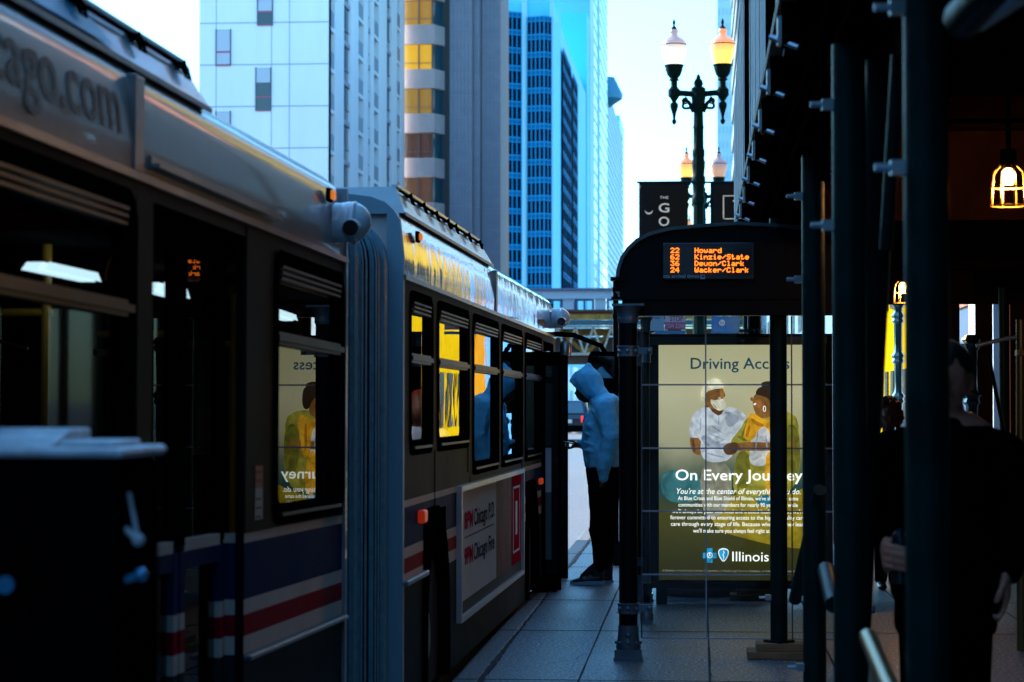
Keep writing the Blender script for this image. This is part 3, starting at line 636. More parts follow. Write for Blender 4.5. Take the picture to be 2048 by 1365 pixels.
# back wall glass along sidewalk
# light box with poster
LY = 16.9; px_m = LY/4600
a, b = R(1290, 1176, 1664, 668, LY)
m = MB(); m.box((a.x, LY+.004, a.z), (b.x, LY+.20, b.z)); f = m.build('light_box', M_shel, sh, bevel=.01)
m = MB(); c, d = R(1300, 1164, 1654, 674, LY)
m.box((a.x, LY-.03, a.z), (c.x, LY+.004, b.z)); m.box((d.x, LY-.03, a.z), (b.x, LY+.004, b.z)); m.box((c.x, LY-.03, a.z), (d.x, LY+.004, c.z)); m.box((c.x, LY-.03, d.z), (d.x, LY+.004, b.z)); m.build('box_rim', M_shel, f)
for x in (a.x+.12, b.x-.12): m = MB(); m.box((x-.04, LY+.05, 0.001), (x+.04, LY+.13, a.z)); m.build('box_foot', M_shel, f)
PE = EX*.82
def gradmat():
    m = bpy.data.materials.new('poster_print'); m.use_nodes = True; nt = m.node_tree; n = nt.nodes; l = nt.links; b = n['Principled BSDF']
    tc = n.new('ShaderNodeTexCoord'); sx = n.new('ShaderNodeSeparateXYZ'); l.new(tc.outputs['Object'], sx.inputs[0])
    nz = n.new('ShaderNodeTexNoise'); nz.inputs['Scale'].default_value = 2.2; nz.inputs['Detail'].default_value = 5; l.new(tc.outputs['Object'], nz.inputs['Vector'])
    ad = n.new('ShaderNodeMath'); ad.operation = 'MULTIPLY_ADD'; l.new(nz.outputs['Fac'], ad.inputs[0]); ad.inputs[1].default_value = .35; l.new(sx.outputs['Z'], ad.inputs[2])
    r = n.new('ShaderNodeValToRGB'); mr = n.new('ShaderNodeMapRange'); mr.inputs['From Min'].default_value = .25; mr.inputs['From Max'].default_value = 2.1; l.new(ad.outputs[0], mr.inputs['Value']); l.new(mr.outputs[0], r.inputs[0])
    e = r.color_ramp.elements; e[0].position = 0; e[0].color = (.012, .012, .004, 1); e[1].position = 1; e[1].color = (.36, .33, .19, 1)
    for p_, c_ in ((.15, (.03, .03, .006)), (.30, (.05, .045, .006)), (.44, (.012, .045, .045)), (.52, (.09, .11, .07)), (.62, (.30, .28, .17)), (.8, (.40, .37, .23))): q = e.new(p_); q.color = (*c_, 1)
    l.new(r.outputs[0], b.inputs['Base Color']); l.new(r.outputs[0], b.inputs['Emission Color']); b.inputs['Emission Strength'].default_value = .85*PE; b.inputs['Roughness'].default_value = .25
    return m
c, d = R(1318, 1160, 1642, 690, LY)
m = MB(); m.box((c.x, LY-.003, c.z), (d.x, LY+.001, d.z)); ps = m.build('poster', gradmat(), f)
m = MB(); e0, e1 = R(1301, 690, 1654, 674.2, LY); m.box((e0.x, LY-.004, e0.z), (e1.x, LY+.0, e1.z)); m.build('top_band', mat('poster_top_band', (.02, .028, .03), .3), f)
def PC(name, col, s=.85):
    m = bpy.data.materials.new(name); m.use_nodes = True; nt = m.node_tree; n = nt.nodes; l = nt.links; b = n['Principled BSDF']
    tc = n.new('ShaderNodeTexCoord'); nz = n.new('ShaderNodeTexNoise'); nz.inputs['Scale'].default_value = 14; nz.inputs['Detail'].default_value = 6; nz.inputs['Distortion'].default_value = .8; l.new(tc.outputs['Object'], nz.inputs['Vector'])
    r = n.new('ShaderNodeValToRGB'); r.color_ramp.elements[0].position = .34; r.color_ramp.elements[1].position = .66
    r.color_ramp.elements[0].color = (*[x*.62 for x in col], 1); r.color_ramp.elements[1].color = (*[min(1, x*1.2) for x in col], 1)
    l.new(nz.outputs['Fac'], r.inputs[0]); l.new(r.outputs[0], b.inputs['Base Color']); l.new(r.outputs[0], b.inputs['Emission Color']); b.inputs['Emission Strength'].default_value = s*PE; b.inputs['Roughness'].default_value = .3
    return m
layer = [0]
def smoothpoly(pts, it=2):
    for _ in range(it):
        out = []
        for i in range(len(pts)):
            (x0, y0), (x1, y1) = pts[i], pts[(i+1) % len(pts)]
            out += [(x0*.75+x1*.25, y0*.75+y1*.25), (x0*.25+x1*.75, y0*.25+y1*.75)]
        pts = out
    return pts
def shape(pts, m, it=2, name='printed_figure', scale=None):
    layer[0] += 1; Y = LY-.003-.00045*layer[0]
    if it: pts = smoothpoly(pts, it)
    mb = MB(); mb.poly([P(x, y, Y) for x, y in pts])
    o = mb.build(name, m, ps, fixn=True)
    bm = bmesh.new(); bm.from_mesh(o.data); bmesh.ops.triangulate(bm, faces=bm.faces); bm.to_mesh(o.data); bm.free()
    return o
c_skin = PC('print_skin', (.20, .085, .02)); c_skd = PC('print_skin_dark', (.085, .035, .01)); c_pol = PC('print_polo', (.42, .45, .50)); c_pos = PC('print_polo_shade', (.25, .28, .34))
c_cap = PC('print_cap', (.62, .58, .42)); c_brd = PC('print_beard', (.62, .58, .45)); c_jea = PC('print_trousers', (.30, .28, .20), .5); c_sc = PC('print_scarf', (.60, .29, .015)); c_sc2 = PC('print_scarf_shade', (.36, .14, .008))
c_car = PC('print_cardigan', (.25, .22, .03)); c_cad = PC('print_cardigan_shade', (.13, .12, .015)); c_top = PC('print_top', (.45, .45, .46)); c_hair = PC('print_hair', (.03, .016, .01)); c_jn = PC('print_jeans', (.01, .12, .20)); c_leaf = PC('print_foliage', (.22, .16, .01)); c_wh = PC('print_white', (.9, .9, .85)); c_teal = PC('print_teal', (.01, .05, .08)); c_logo = PC('print_logo_blue', (.01, .28, .55)); c_txt = emis('print_text', (.85, .85, .80), .9)
# foliage and jeans low in the picture
shape([(1418, 1010), (1470, 985), (1560, 1000), (1640, 960), (1642, 1100), (1560, 1095), (1480, 1075), (1430, 1060)], c_leaf)
shape([(1322, 935), (1400, 950), (1412, 985), (1380, 1010), (1322, 1000)], PC('print_car', (.03, .12, .13)))
shape([(1398, 920), (1465, 925), (1462, 1010), (1430, 1040), (1405, 1035)], c_jea)
shape([(1498, 935), (1548, 935), (1560, 1010), (1510, 1015)], c_jn)
# man
shape([(1378, 872), (1404, 862), (1410, 888), (1440, 894), (1470, 880), (1474, 900), (1440, 912), (1392, 912), (1382, 900)], c_skin)
shape([(1404, 820), (1414, 808), (1448, 806), (1450, 830), (1438, 834), (1424, 830)], c_skd, 1)
shape([(1416, 812), (1390, 822), (1380, 845), (1377, 876), (1403, 876), (1400, 905), (1410, 922), (1430, 926), (1462, 920), (1468, 895), (1482, 860), (1494, 835), (1480, 820), (1452, 812), (1440, 834), (1426, 826)], c_pol, 1)
shape([(1400, 876), (1410, 868), (1440, 890), (1462, 884), (1466, 900), (1440, 900), (1412, 893)], c_pos)
shape([(1446, 826), (1458, 822), (1482, 836), (1470, 850), (1456, 858)], c_pos)
shape([(1414, 812), (1408, 800), (1412, 785), (1426, 776), (1446, 776), (1448, 800), (1438, 818), (1424, 820)], c_skin)
shape([(1408, 786), (1413, 784), (1414, 794), (1410, 797)], c_skd)
shape([(1446, 780), (1452, 792), (1447, 796), (1441, 790)], c_skin); shape([(1430, 779), (1440, 777), (1441, 779), (1431, 781)], c_hair, 1)
shape([(1420, 798), (1430, 802), (1436, 799), (1447, 800), (1452, 808), (1450, 818), (1440, 823), (1430, 818), (1422, 808)], c_brd); shape([(1436, 795), (1447, 793), (1448, 797), (1437, 799)], c_brd, 1)
shape([(1424, 806), (1432, 812), (1436, 820), (1428, 815)], PC('print_beard_shade', (.30, .27, .19)), 1)
for q_ in (((1400, 835), (1403, 836), (1402, 862), (1399, 862)), ((1424, 850), (1446, 866), (1444, 868), (1422, 852)), ((1418, 866), (1450, 880), (1448, 882), (1416, 868)), ((1437, 832), (1439, 832), (1438, 852), (1436, 852)), ((1456, 846), (1470, 838), (1471, 840), (1457, 849)), ((1410, 905), (1450, 914), (1449, 917), (1410, 908)), ((1430, 885), (1452, 878), (1452, 880), (1431, 888))): shape(list(q_), c_pos, 1)
shape([(1418, 826), (1426, 826), (1437, 836), (1430, 838)], c_pol, 1); shape([(1448, 828), (1440, 836), (1447, 838), (1454, 830)], c_pol, 1); shape([(1416, 770), (1446, 762), (1447, 765), (1414, 775)], c_pos, 1)
shape([(1382, 878), (1388, 878), (1392, 905), (1386, 904)], c_skd)
shape([(1440, 776), (1448, 778), (1447, 800), (1440, 796)], PC('print_skin_lit', (.32, .14, .03)), 1)
shape([(1402, 782), (1410, 770), (1420, 758), (1436, 757), (1446, 766), (1448, 778), (1430, 778), (1412, 784)], c_cap)
shape([(1402, 780), (1414, 778), (1412, 796), (1404, 806), (1402, 795)], c_cap)
shape([(1433, 783), (1437, 782.4), (1437, 784), (1433, 785)], c_hair, 0); shape([(1440, 799.5), (1447, 798), (1446, 800.5), (1441, 801.5)], c_wh, 1)
# woman
shape([(1498, 905), (1474, 915), (1462, 985), (1500, 1005), (1520, 990), (1600, 985), (1600, 840), (1580, 825), (1560, 820), (1510, 825), (1490, 840), (1480, 860), (1458, 884), (1470, 895)], c_car)
shape([(1470, 905), (1500, 900), (1500, 980), (1470, 975)], c_cad); shape([(1565, 850), (1600, 850), (1600, 960), (1570, 950)], c_cad)
shape([(1508, 845), (1545, 845), (1545, 930), (1498, 935), (1500, 890)], c_top)
shape([(1462, 888), (1500, 884), (1545, 886), (1590, 880), (1590, 898), (1540, 902), (1500, 902), (1468, 902)], c_skin)
shape([(1444, 896), (1456, 886), (1478, 884), (1474, 908), (1452, 912)], c_skd)
shape([(1508, 822), (1504, 800), (1512, 786), (1530, 780), (1545, 790), (1548, 830), (1530, 838), (1516, 834)], c_skin)
shape([(1510, 790), (1514, 778), (1526, 772), (1545, 770), (1560, 776), (1562, 815), (1548, 822), (1540, 800), (1526, 792)], c_hair)
shape([(1500, 797), (1505, 793), (1507, 803), (1501, 802)], c_skin); shape([(1506, 808), (1512, 806), (1513, 809), (1508, 811.5)], c_wh, 1); shape([(1507, 793), (1512, 791.5), (1512, 793), (1507, 794.5)], c_hair, 1); shape([(1512, 800), (1522, 797), (1524, 812), (1516, 818)], PC('print_cheek', (.30, .11, .03)))
shape([(1520, 770), (1526, 764), (1540, 762), (1556, 768), (1548, 778), (1528, 776)], c_hair)
for q_ in (((1476, 870), (1496, 880), (1490, 884), (1474, 875)), ((1472, 930), (1476, 930), (1480, 985), (1474, 985)), ((1490, 850), (1494, 850), (1484, 880), (1480, 878)), ((1575, 860), (1580, 860), (1584, 940), (1578, 940)), ((1486, 905), (1490, 905), (1488, 970), (1484, 970))): shape(list(q_), c_cad, 1)
for q_ in (((1515, 860), (1518, 860), (1512, 905), (1509, 905)), ((1530, 870), (1533, 870), (1536, 900), (1533, 900))): shape(list(q_), c_pos, 1)
shape([(1526, 812), (1532, 812), (1532, 824), (1526, 824)], c_wh); shape([(1527.5, 814), (1530.5, 814), (1530.5, 822), (1527.5, 822)], c_skin, 1)
shape([(1500, 824), (1512, 830), (1530, 842), (1550, 838), (1562, 828), (1572, 845), (1566, 865), (1560, 920), (1545, 915), (1540, 858), (1520, 852), (1506, 884), (1486, 878), (1492, 850)], c_sc)
shape([(1500, 834), (1516, 844), (1530, 850), (1524, 856), (1506, 848)], c_sc2); shape([(1496, 852), (1502, 850), (1496, 876), (1490, 872)], c_sc2); shape([(1550, 850), (1556, 848), (1556, 905), (1550, 900)], c_sc2)
shape([(1532, 905), (1546, 905), (1556, 960), (1548, 1000), (1534, 990), (1530, 950)], c_sc)
TY = LY-.003-.00045*(layer[0]+3)
def ptxt(s, cx, base, w, cap, m, bold=0, shear=0):
    q = P(cx, base, TY); text_mb(s, q, (1, 0, 0), (0, 0, 1), width=w*TY/4600, cap=cap*TY/4600, bold=bold*.35, shear=shear, align='C', thick=0).build('lettering', m, ps)
ptxt('Driving Access', 1480, 738, 196, 23, c_teal, .03)
ptxt('On Every Journey', 1478, 961, 252, 22, c_txt, .03)
ptxt("You're at the center of everything you do.", 1477, 988.5, 245, 11.5, c_txt, .01, .25)
for s_, y_, w_ in (("At Blue Cross and Blue Shield of Illinois, we've shared the same", 1001, 238), ("communities with our members for nearly 90 years. And while", 1014, 236), ("we'll always be your one local and trusted health partner, we're", 1027, 262), ("forever committed to ensuring access to the highest quality care,", 1039.5, 268), ("care through every stage of life. Because wherever they lead,", 1052.5, 266), ("we'll make sure you always feel right at home.", 1066, 178)):
    ptxt(s_, 1476, y_, w_, 8.2, c_txt, .012)
ptxt('Illinois', 1501, 1123, 72, 20, c_txt, .004)
ptxt("A Division of Health Care Service Corporation, a Mutual Legal Reserve Company, an Independent Licensee of the Association", 1476, 1144, 300, 4, PC('print_small', (.25, .25, .22)))
shape([(1414, 1097), (1425, 1097), (1425, 1106), (1433, 1106), (1433, 1117), (1425, 1117), (1425, 1126), (1414, 1126), (1414, 1117), (1406, 1117), (1406, 1106), (1414, 1106)], c_logo, 0, 'emblem')
shape([(1413+6.5+6*math.cos(k/6*PI), 1111+6*math.sin(k/6*PI)) for k in range(12)], c_wh, 0, 'emblem'); shape([(1419.5+4.4*math.cos(k/6*PI), 1111+4.4*math.sin(k/6*PI)) for k in range(12)], c_logo, 0, 'emblem'); shape([(1418.6, 1106), (1420.4, 1106), (1420.4, 1110), (1423, 1113), (1419.5, 1112), (1416, 1115), (1418, 1110)], c_wh, 0, 'emblem')
shape([(1436, 1100), (1447, 1096), (1458, 1100), (1457, 1112), (1447, 1127), (1437, 1112)], c_wh, 1, 'emblem'); shape([(1438, 1101.5), (1447, 1098.5), (1456, 1101.5), (1455, 1112), (1447, 1124), (1439, 1112)], c_logo, 1, 'emblem'); shape([(1446.2, 1102), (1447.8, 1102), (1449.5, 1106), (1446.5, 1110), (1448.5, 1113), (1447.5, 1120), (1446.5, 1120), (1447, 1114), (1445, 1110), (1447.5, 1106)], c_wh, 0, 'emblem')

# ------------------------------------------------------------------ street furniture
px_ = P(1232, 1100, 20.9)
sp = thing('bus_stop_sign', 'thin black pole with flared foot carrying white and pink bus stop and tow zone signs', 'bus stop sign', (px_.x, 20.9, 0))
m = MB(); m.tube([(px_.x, 20.9, .02), (px_.x, 20.9, 2.6)], .026, 12); m.lathe((px_.x, 20.9, .001), [(.075, 0), (.075, .03), (.06, .06), (.045, .16), (.03, .22)], 16)
for z in (1.3, 1.9, 2.26, 2.5): m.lathe((px_.x, 20.9, z), [(.034, -.02), (.034, .02)], 12)
m.build('pole', M_shel, sp)
SY = 20.85
def sgn(x0, y0, x1, y1, mt, name='sign_plate', Y=SY): a, b = R(x0, y1, x1, y0, Y); m = MB(); m.box((a.x, Y, a.z), (b.x, Y+.012, b.z)); return m.build(name, mt, sp)
m = MB(); m.tube([(px_.x, 20.9, 2.24), (P(1372, 636, 20.9).x, 20.9, 2.24)], .012, 8); m.build('bracket', M_shel, sp)
s1 = sgn(1297, 615, 1328, 662, mat('sign_pale_blue', (.35, .55, .68), .4)); s2 = sgn(1330, 600, 1371, 645, mat('sign_white', (.75, .68, .72), .4)); s3 = sgn(1330, 645, 1371, 658.5, mat('sign_pink', (.62, .10, .28), .4))
s4 = sgn(1297, 662, 1371, 668, mat('sign_mid_blue', (.05, .30, .60), .4))
ipk = mat('sign_crimson', (.35, .01, .06), .4)
def stext(s_, x0, base, w, cap, m_, par_): q = P(x0, base, SY-.001); text_mb(s_, q, (1, 0, 0), (0, 0, 1), width=w/4600*SY, cap=cap/4600*SY, bold=.01, thick=.001).build('lettering', m_, par_)
stext('BUS', 1345, 628, 18, 9, ipk, s2); stext('STOP', 1340, 642.5, 26, 10.5, ipk, s2); stext('TOW ZONE', 1332, 656, 37, 8.5, mat('sign_text_white', (.8, .75, .78), .4), s3)
stext('bus tracker', 1299, 638, 22, 4, mat('sign_text_dark', (.02, .05, .1), .4), s1)
# iron ring planter behind shelter
g0 = P(1410, 1190, 17.9); pl = thing('round_planter', 'low round dark concrete planter ring on the pavement behind the shelter advert', 'planter', (g0.x, 17.9, 0))
m = MB(); m.lathe((g0.x, 17.9, .001), [(.36, 0), (.36, .05), (.345, .06), (.345, .42), (.37, .43), (.37, .50), (.30, .50), (.30, .44)], 36); m.build('ring', mat('planter_brown', (.05, .035, .03), .6, var=.4), pl)
m = MB(); m.lathe((g0.x, 17.9, .40), [(.30, 0), (.29, .05)], 24); m.build('soil', mat('soil', (.03, .02, .015), .9, var=.4), pl)
# foreground metal box near the kerb (out of focus)
BX = thing('payment_cabinet', 'dark metal street cabinet with pale mottled top in the near left corner beside the bus', 'cabinet', (-1.16, 4.1, 0))
xr = P(236, 1000, 4.0).x; zt = P(100, 905, 4.0).z
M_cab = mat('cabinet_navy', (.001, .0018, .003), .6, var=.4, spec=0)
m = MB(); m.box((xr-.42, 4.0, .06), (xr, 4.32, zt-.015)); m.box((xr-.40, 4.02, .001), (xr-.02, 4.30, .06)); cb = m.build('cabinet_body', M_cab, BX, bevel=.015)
M_ct = mat('mottled_pale_metal', (.95, .90, .92), .45, metal=.0, var=.5, scale=12)  # much paler than the cabinet body, tone mottled by noise
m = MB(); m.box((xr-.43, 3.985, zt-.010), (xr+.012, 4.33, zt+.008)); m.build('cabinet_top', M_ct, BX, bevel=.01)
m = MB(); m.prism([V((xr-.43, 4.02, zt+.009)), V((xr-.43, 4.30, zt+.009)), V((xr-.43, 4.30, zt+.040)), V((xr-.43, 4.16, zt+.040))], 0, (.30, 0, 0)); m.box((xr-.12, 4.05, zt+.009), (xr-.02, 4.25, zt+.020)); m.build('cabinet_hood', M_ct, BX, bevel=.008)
m = MB(); q = P(276, 1080, 4.05); m.sphere(q, .012, 12, 8); m.tube([q, (xr, 4.05, q.z+.02)], .006, 8); q2 = P(258, 985, 4.05); m.tube([q, q2], .004, 6); m.build('latch', M_ct, BX)
m = MB(); q = P(282, 1150, 4.05); m.sphere(q, .013, 12, 8); m.tube([q, (xr, 4.05, q.z-.01)], .007, 8); m.build('latch', mat('blue_knob', (.1, .40, .65), .2, metal=.5), BX)
m = MB(); q = P(12, 1170, 3.99); m.lathe((q.x, 3.995, q.z), [(.016, -.012), (.016, .0)], 16, 'y'); m.build('coin_lock', mat('blue_knob', (.1, .40, .65)), BX)
# lamp posts
M_iron = mat('green_black_iron', (.002, .012, .015), .45, var=.4, scale=6, spec=.02, bump=.004, bscale=12)
def globe(name, col, s): return emis(name, col, s)
def lamp_post(X, Y, label, gl, gr):
    t = thing('street_lamp', label, 'street lamp', (X, Y, 0), 'twin lantern street lamps along the kerb')
    def zz(py): return CAMH+(800-py)/4600*57
    sc = 57/4600
    m = MB(); m.lathe((X, Y, 0), [(.34, 0), (.34, .35), (.28, .5), (.22, .9), (.20, 1.5), (.17, 1.6), (.15, 3.5), (.135, zz(410)), (.17, zz(408)), (.17, zz(396)), (.14, zz(392)), (.15, zz(372)), (.17, zz(368)), (.17, zz(356)), (.14, zz(352)), (.16, zz(335)), (.165, zz(325)), (.14, zz(318)), (.155, zz(312)), (.155, zz(302)), (.13, zz(298)), (.125, zz(260)), (.14, zz(256)), (.125, zz(252)), (.115, zz(222)), (.16, zz(208)), (.18, zz(196)), (.18, zz(178)), (.10, zz(173)), (.12, zz(168)), (.10, zz(162)), (.06, zz(158)), (.05, zz(154)), (.02, zz(149))], 20, flute=.06)
    m.build('column', M_iron, t)
    m = MB()
    for s in (-1, 1):
        m.tube([(X+s*.12, Y, zz(189)), (X+s*.40, Y, zz(187)), (X+s*.60, Y, zz(187))], .075, 10)
        pts = [(X+s*(.16+.17*math.sin(k/9*PI*.95)+.10*k/9), Y, zz(214)-.02+.25*(k/9)-.12*math.sin(k/9*PI)) for k in range(10)]
        m.tube(pts, .035, 8)
        m.tube([(X+s*(.33+.07*math.cos(k/7*2*PI)), Y, zz(203)+.07*math.sin(k/7*2*PI)) for k in range(8)], .024, 8)
        m.tube([(X+s*.12, Y, zz(225)), (X+s*.22, Y, zz(207)), (X+s*.36, Y, zz(197))], .05, 8)
    m.build('cross_arm', M_iron, t)
    for s, g in ((-1, gl), (1, gr)):
        x = X+s*.60
        m = MB(); m.lathe((x, Y, 0), [(.015, zz(250)), (.05, zz(247)), (.06, zz(242)), (.03, zz(238)), (.05, zz(228)), (.10, zz(215)), (.10, zz(208)), (.05, zz(204)), (.10, zz(197)), (.15, zz(192)), (.15, zz(180)), (.10, zz(176)), (.08, zz(172)), (.08, zz(163)), (.13, zz(161)), (.10, zz(157)), (.17, zz(150)), (.21, zz(140)), (.22, zz(134)), (.24, zz(133)), (.24, zz(130))], 20)
        ho = m.build('lantern_holder', M_iron, t)
        m = MB(); m.lathe((x, Y, 0), [(.19, zz(130)), (.26, zz(118)), (.31, zz(100)), (.315, zz(91)), (.305, zz(90)), (.30, zz(84)), (.22, zz(78)), (.12, zz(73)), (.085, zz(68)), (.11, zz(63)), (.09, zz(59))], 24)
        m.build('lantern_globe', g, t)
        m = MB(); m.lathe((x, Y, 0), [(.095, zz(60)), (.06, zz(55)), (.03, zz(52)), (.02, zz(50)), (.04, zz(46)), (.03, zz(42)), (.01, zz(38))], 12); m.build('finial', M_iron, t); m = MB(); m.lathe((x, Y, 0), [(.318, zz(91)), (.318, zz(89))], 24); m.build('globe_band', M_iron, t)
    return t
def globemat(name, hot, cool, s):       # glowing bulb low in a ribbed prismatic globe
    m = bpy.data.materials.new(name); m.use_nodes = True; nt = m.node_tree; n = nt.nodes; l = nt.links; b = n['Principled BSDF']
    tc = n.new('ShaderNodeTexCoord'); sx = n.new('ShaderNodeSeparateXYZ'); l.new(tc.outputs['Object'], sx.inputs[0])
    mr = n.new('ShaderNodeMapRange'); mr.inputs['From Min'].default_value = 9.85; mr.inputs['From Max'].default_value = 10.55; l.new(sx.outputs['Z'], mr.inputs['Value'])
    r = n.new('ShaderNodeValToRGB'); r.color_ramp.elements[0].color = (*hot, 1); r.color_ramp.elements[1].color = (*cool, 1); r.color_ramp.elements[0].position = .25; r.color_ramp.elements[1].position = .75
    l.new(mr.outputs[0], r.inputs[0]); b.inputs['Base Color'].default_value = (.16, .13, .13, 1); b.inputs['Roughness'].default_value = .35
    l.new(r.outputs[0], b.inputs['Emission Color']); b.inputs['Emission Strength'].default_value = s*EX; return m
g_w = globemat('globe_white', (1, .93, .80), (.20, .19, .26), .9); g_y = globemat('globe_amber', (1, .55, .10), (.50, .18, .07), 1.1); g_off = globemat('globe_dim', (.5, .26, .10), (.16, .14, .22), .6); g_y2 = globemat('globe_gold', (1, .45, .03), (.4, .15, .02), 1.1)
X1 = P(1397, 300, 57).x
lamp_post(X1, 57, 'nearest tall dark cast iron lamp post with two lit acorn globes and black banners', g_w, g_y)
X2 = P(1405, 300, 86).x; lamp_post(X2, 86, 'second lamp post seen just below and behind the nearest, left globe amber, right globe dim', g_y2, g_off)
X3 = P(1402, 400, 118).x; lamp_post(X3, 118, 'farthest lamp post, only a sliver of its amber globe showing left of the banner pole', g_y2, g_y2)
# banners
M_ban = mat('banner_black', (.002, .0035, .007), .7, spec=.15, var=.2, scale=3, bump=.02, bscale=2.5)
def banner(x0, x1, y0, y1, Y, m_, label, wav=.03):
    t = thing('street_banner', label, 'banner', (P((x0+x1)/2, y1, Y).x, Y, P(x0, y1, Y).z))
    a, b = R(x0, y1, x1, y0, Y); mb = MB(); n, k = 10, 16; vs = []
    for j in range(k+1):
        for i in range(n+1):
            u, v_ = i/n, j/k; vs.append((a.x+(b.x-a.x)*u, Y+wav*math.sin(u*7+v_*3)*(.3+v_*(1-v_)*2), a.z+(b.z-a.z)*v_))
    mb.sm = True; mb.add(vs, [(j*(n+1)+i, j*(n+1)+i+1, (j+1)*(n+1)+i+1, (j+1)*(n+1)+i) for j in range(k) for i in range(n)])
    o = mb.build('banner_cloth', m_, t); s_ = o.modifiers.new('s', 'SOLIDIFY'); s_.thickness = .01
    mb = MB(); mb.tube([(a.x-.05 if x0 < 1397 else a.x-.15, Y, b.z+.02), (b.x+.15 if x0 < 1397 else b.x+.05, Y, b.z+.02)], .025, 8); mb.tube([(a.x if x0 < 1397 else a.x-.15, Y, a.z-.02), (b.x+.15 if x0 < 1397 else b.x, Y, a.z-.02)], .025, 8); mb.build('banner_rod', M_iron, t)
    return t
b1 = banner(1278, 1376, 366, 560, 56.9, M_ban, 'black banner with white vertical lettering THE GOOD left of the lamp post')
b2 = banner(1421, 1505, 366, 560, 56.9, M_ban, 'black banner with thin white outlined square right of the lamp post')
b3 = banner(1423, 1480, 585, 668, 56.9, mat('banner_blue', (.015, .12, .42), .5, bump=.02, bscale=2), 'blue banner with white ring symbol seen under the shelter roof')
M_bw = mat('banner_white', (.75, .78, .8), .6)
def btext(s_, cx, base, w, cap, b_, Y=56.80): q = P(cx, base, Y); text_mb(s_, q, (1, 0, 0), (0, 0, 1), width=w/4600*Y, cap=cap/4600*Y, bold=.008, thick=0, align='C').build('lettering', M_bw, b_)
btext('THE', 1328, 398, 17, 5.5, b1)
for ch, y_ in (('G', 425), ('O', 452), ('O', 478), ('D', 504)): btext(ch, 1328, y_, 21, 19, b1)
def ringpoly(cx, cy, r0, r1, Y, a0=0, a1=2*PI, n=28, off=(0, 0)):
    mb = MB(); o_ = [P(cx+r0*math.cos(a0+(a1-a0)*k/n), cy+r0*math.sin(a0+(a1-a0)*k/n), Y) for k in range(n+1)]; i_ = [P(cx+off[0]+r1*math.cos(a0+(a1-a0)*k/n), cy+off[1]+r1*math.sin(a0+(a1-a0)*k/n), Y) for k in range(n+1)]
    mb.add(o_+i_, [(k, k+1, n+1+k+1, n+1+k) for k in range(n)]); return mb
ringpoly(1297.5, 421, 8, 8, 56.8, .3, PI-.3, off=(0, -3)).build('crescent', M_bw, b1)
mb = MB()
for (xa, ya, xb, yb) in ((1446, 391, 1505, 393), (1446, 391, 1448, 439), (1446, 437, 1505, 439), (1446, 446, 1505, 447.5), (1466, 401, 1474, 404), (1469.5, 401, 1473, 432)): a, b = R(xa, yb, xb, ya, 56.8); mb.box((a.x, 56.795, a.z), (b.x, 56.8, b.z))
mb.build('outline_mark', M_bw, b2)
btext('YEARS', 1447, 633, 32, 7, b3); ringpoly(1444, 646, 5.5, 4.3, 56.8).build('ring_mark', M_bw, b3); btext('I', 1444, 648.5, 1.6, 6, b3)

# ------------------------------------------------------------------ sidewalk shed (scaffold) on the right
M_pole = mat('shed_green_paint', (.002, .018, .017), .45, var=.5, scale=5, spec=.12, bump=.002, bscale=25)
M_beam = mat('shed_beam', (.0035, .0015, .0015), .6, var=.4, spec=0)
M_deck = mat('shed_plank', (.030, .010, .006), .7, var=.4, spec=0)
M_clamp = mat('clamp_steel', (.45, .52, .56), .3, metal=.7, var=.3)
shed = thing('sidewalk_shed', 'long pedestrian scaffold tunnel of dark green tubes under a plank deck with grey plywood parapet', 'scaffold', (.45, 10, 0))
SX = .47
posts = [(-.8, .5), (1.9, .5), (5.2, None, 1855), (6.9, None, 1700), (10.0, None, 1628), (13.5, None, 1557), (17.4, None, 1509), (19.2, .46), (22.0, .46)]
pxs = []
for p in posts:
    Y = p[0]; X = p[1] if p[1] is not None else P(p[2], 900, Y).x; pxs.append((X, Y))
    m = MB(); m.tube([(X, Y, .10), (X, Y, 2.56)], .05, 18); m.lathe((X, Y, .0), [(.09, .09), (.09, .105)], 4); po = m.build('post', M_pole, shed)
    for z in (2.38, 2.02, .35):
        m = MB(); m.tube([(X-.115, Y-.01, z), (X-.045, Y-.01, z)], .009, 8); m.box((X-.08, Y-.02, z-.016), (X-.045, Y+.014, z+.016)); m.build('clamp', M_clamp, po)
    m = MB(); m.tube([(X+2.4, Y, .10), (X+2.4, Y, 2.56)], .05, 14); m.build('post', M_pole, shed)
# diagonal braces
def brace(a, b, r=.025, mt=M_pole): m = MB(); m.tube([a, b], r, 10); return m.build('brace', mt, shed)
brace(P(1764, 120, 7.1), P(1745, 560, 7.15), .052); brace(P(1745, 560, 7.15), P(1703, 1365, 7.3), .052); brace(P(1796, 110, 6.5), P(1772, 500, 6.6), .02)
brace(P(1640, 980, 9.9), P(1560, 1345, 13.2) if False else P(1590, 1200, 10.5), .03); brace((SX, 7.2, .9), (SX+.3, 9.4, .1), .03, mat('bronze_tube', (.35, .22, .08), .3, metal=.8))
brace(P(1736, 1275, 5.6), P(1790, 1400, 5.0), .022, MATS['bronze_tube']); brace(P(1652, 1140, 8), P(1668, 1210, 7.6), .03)
brace(P(1950, 20, 4.6), P(2040, -40, 4.4), .045, M_clamp)
brace(P(1925, 40, 4.6), P(1990, -30, 4.4), .04)
m = MB()
for Y0, Y1 in ((-2, 24),): m.box((SX-.06, Y0, 2.56), (SX+.06, Y1, 2.60)); m.box((SX-.012, Y0, 2.60), (SX+.012, Y1, 2.76)); m.box((SX-.06, Y0, 2.76), (SX+.06, Y1, 2.79)); m.box((SX+2.34, Y0, 2.56), (SX+2.46, Y1, 2.79))
m.build('header_beam', M_beam, shed)
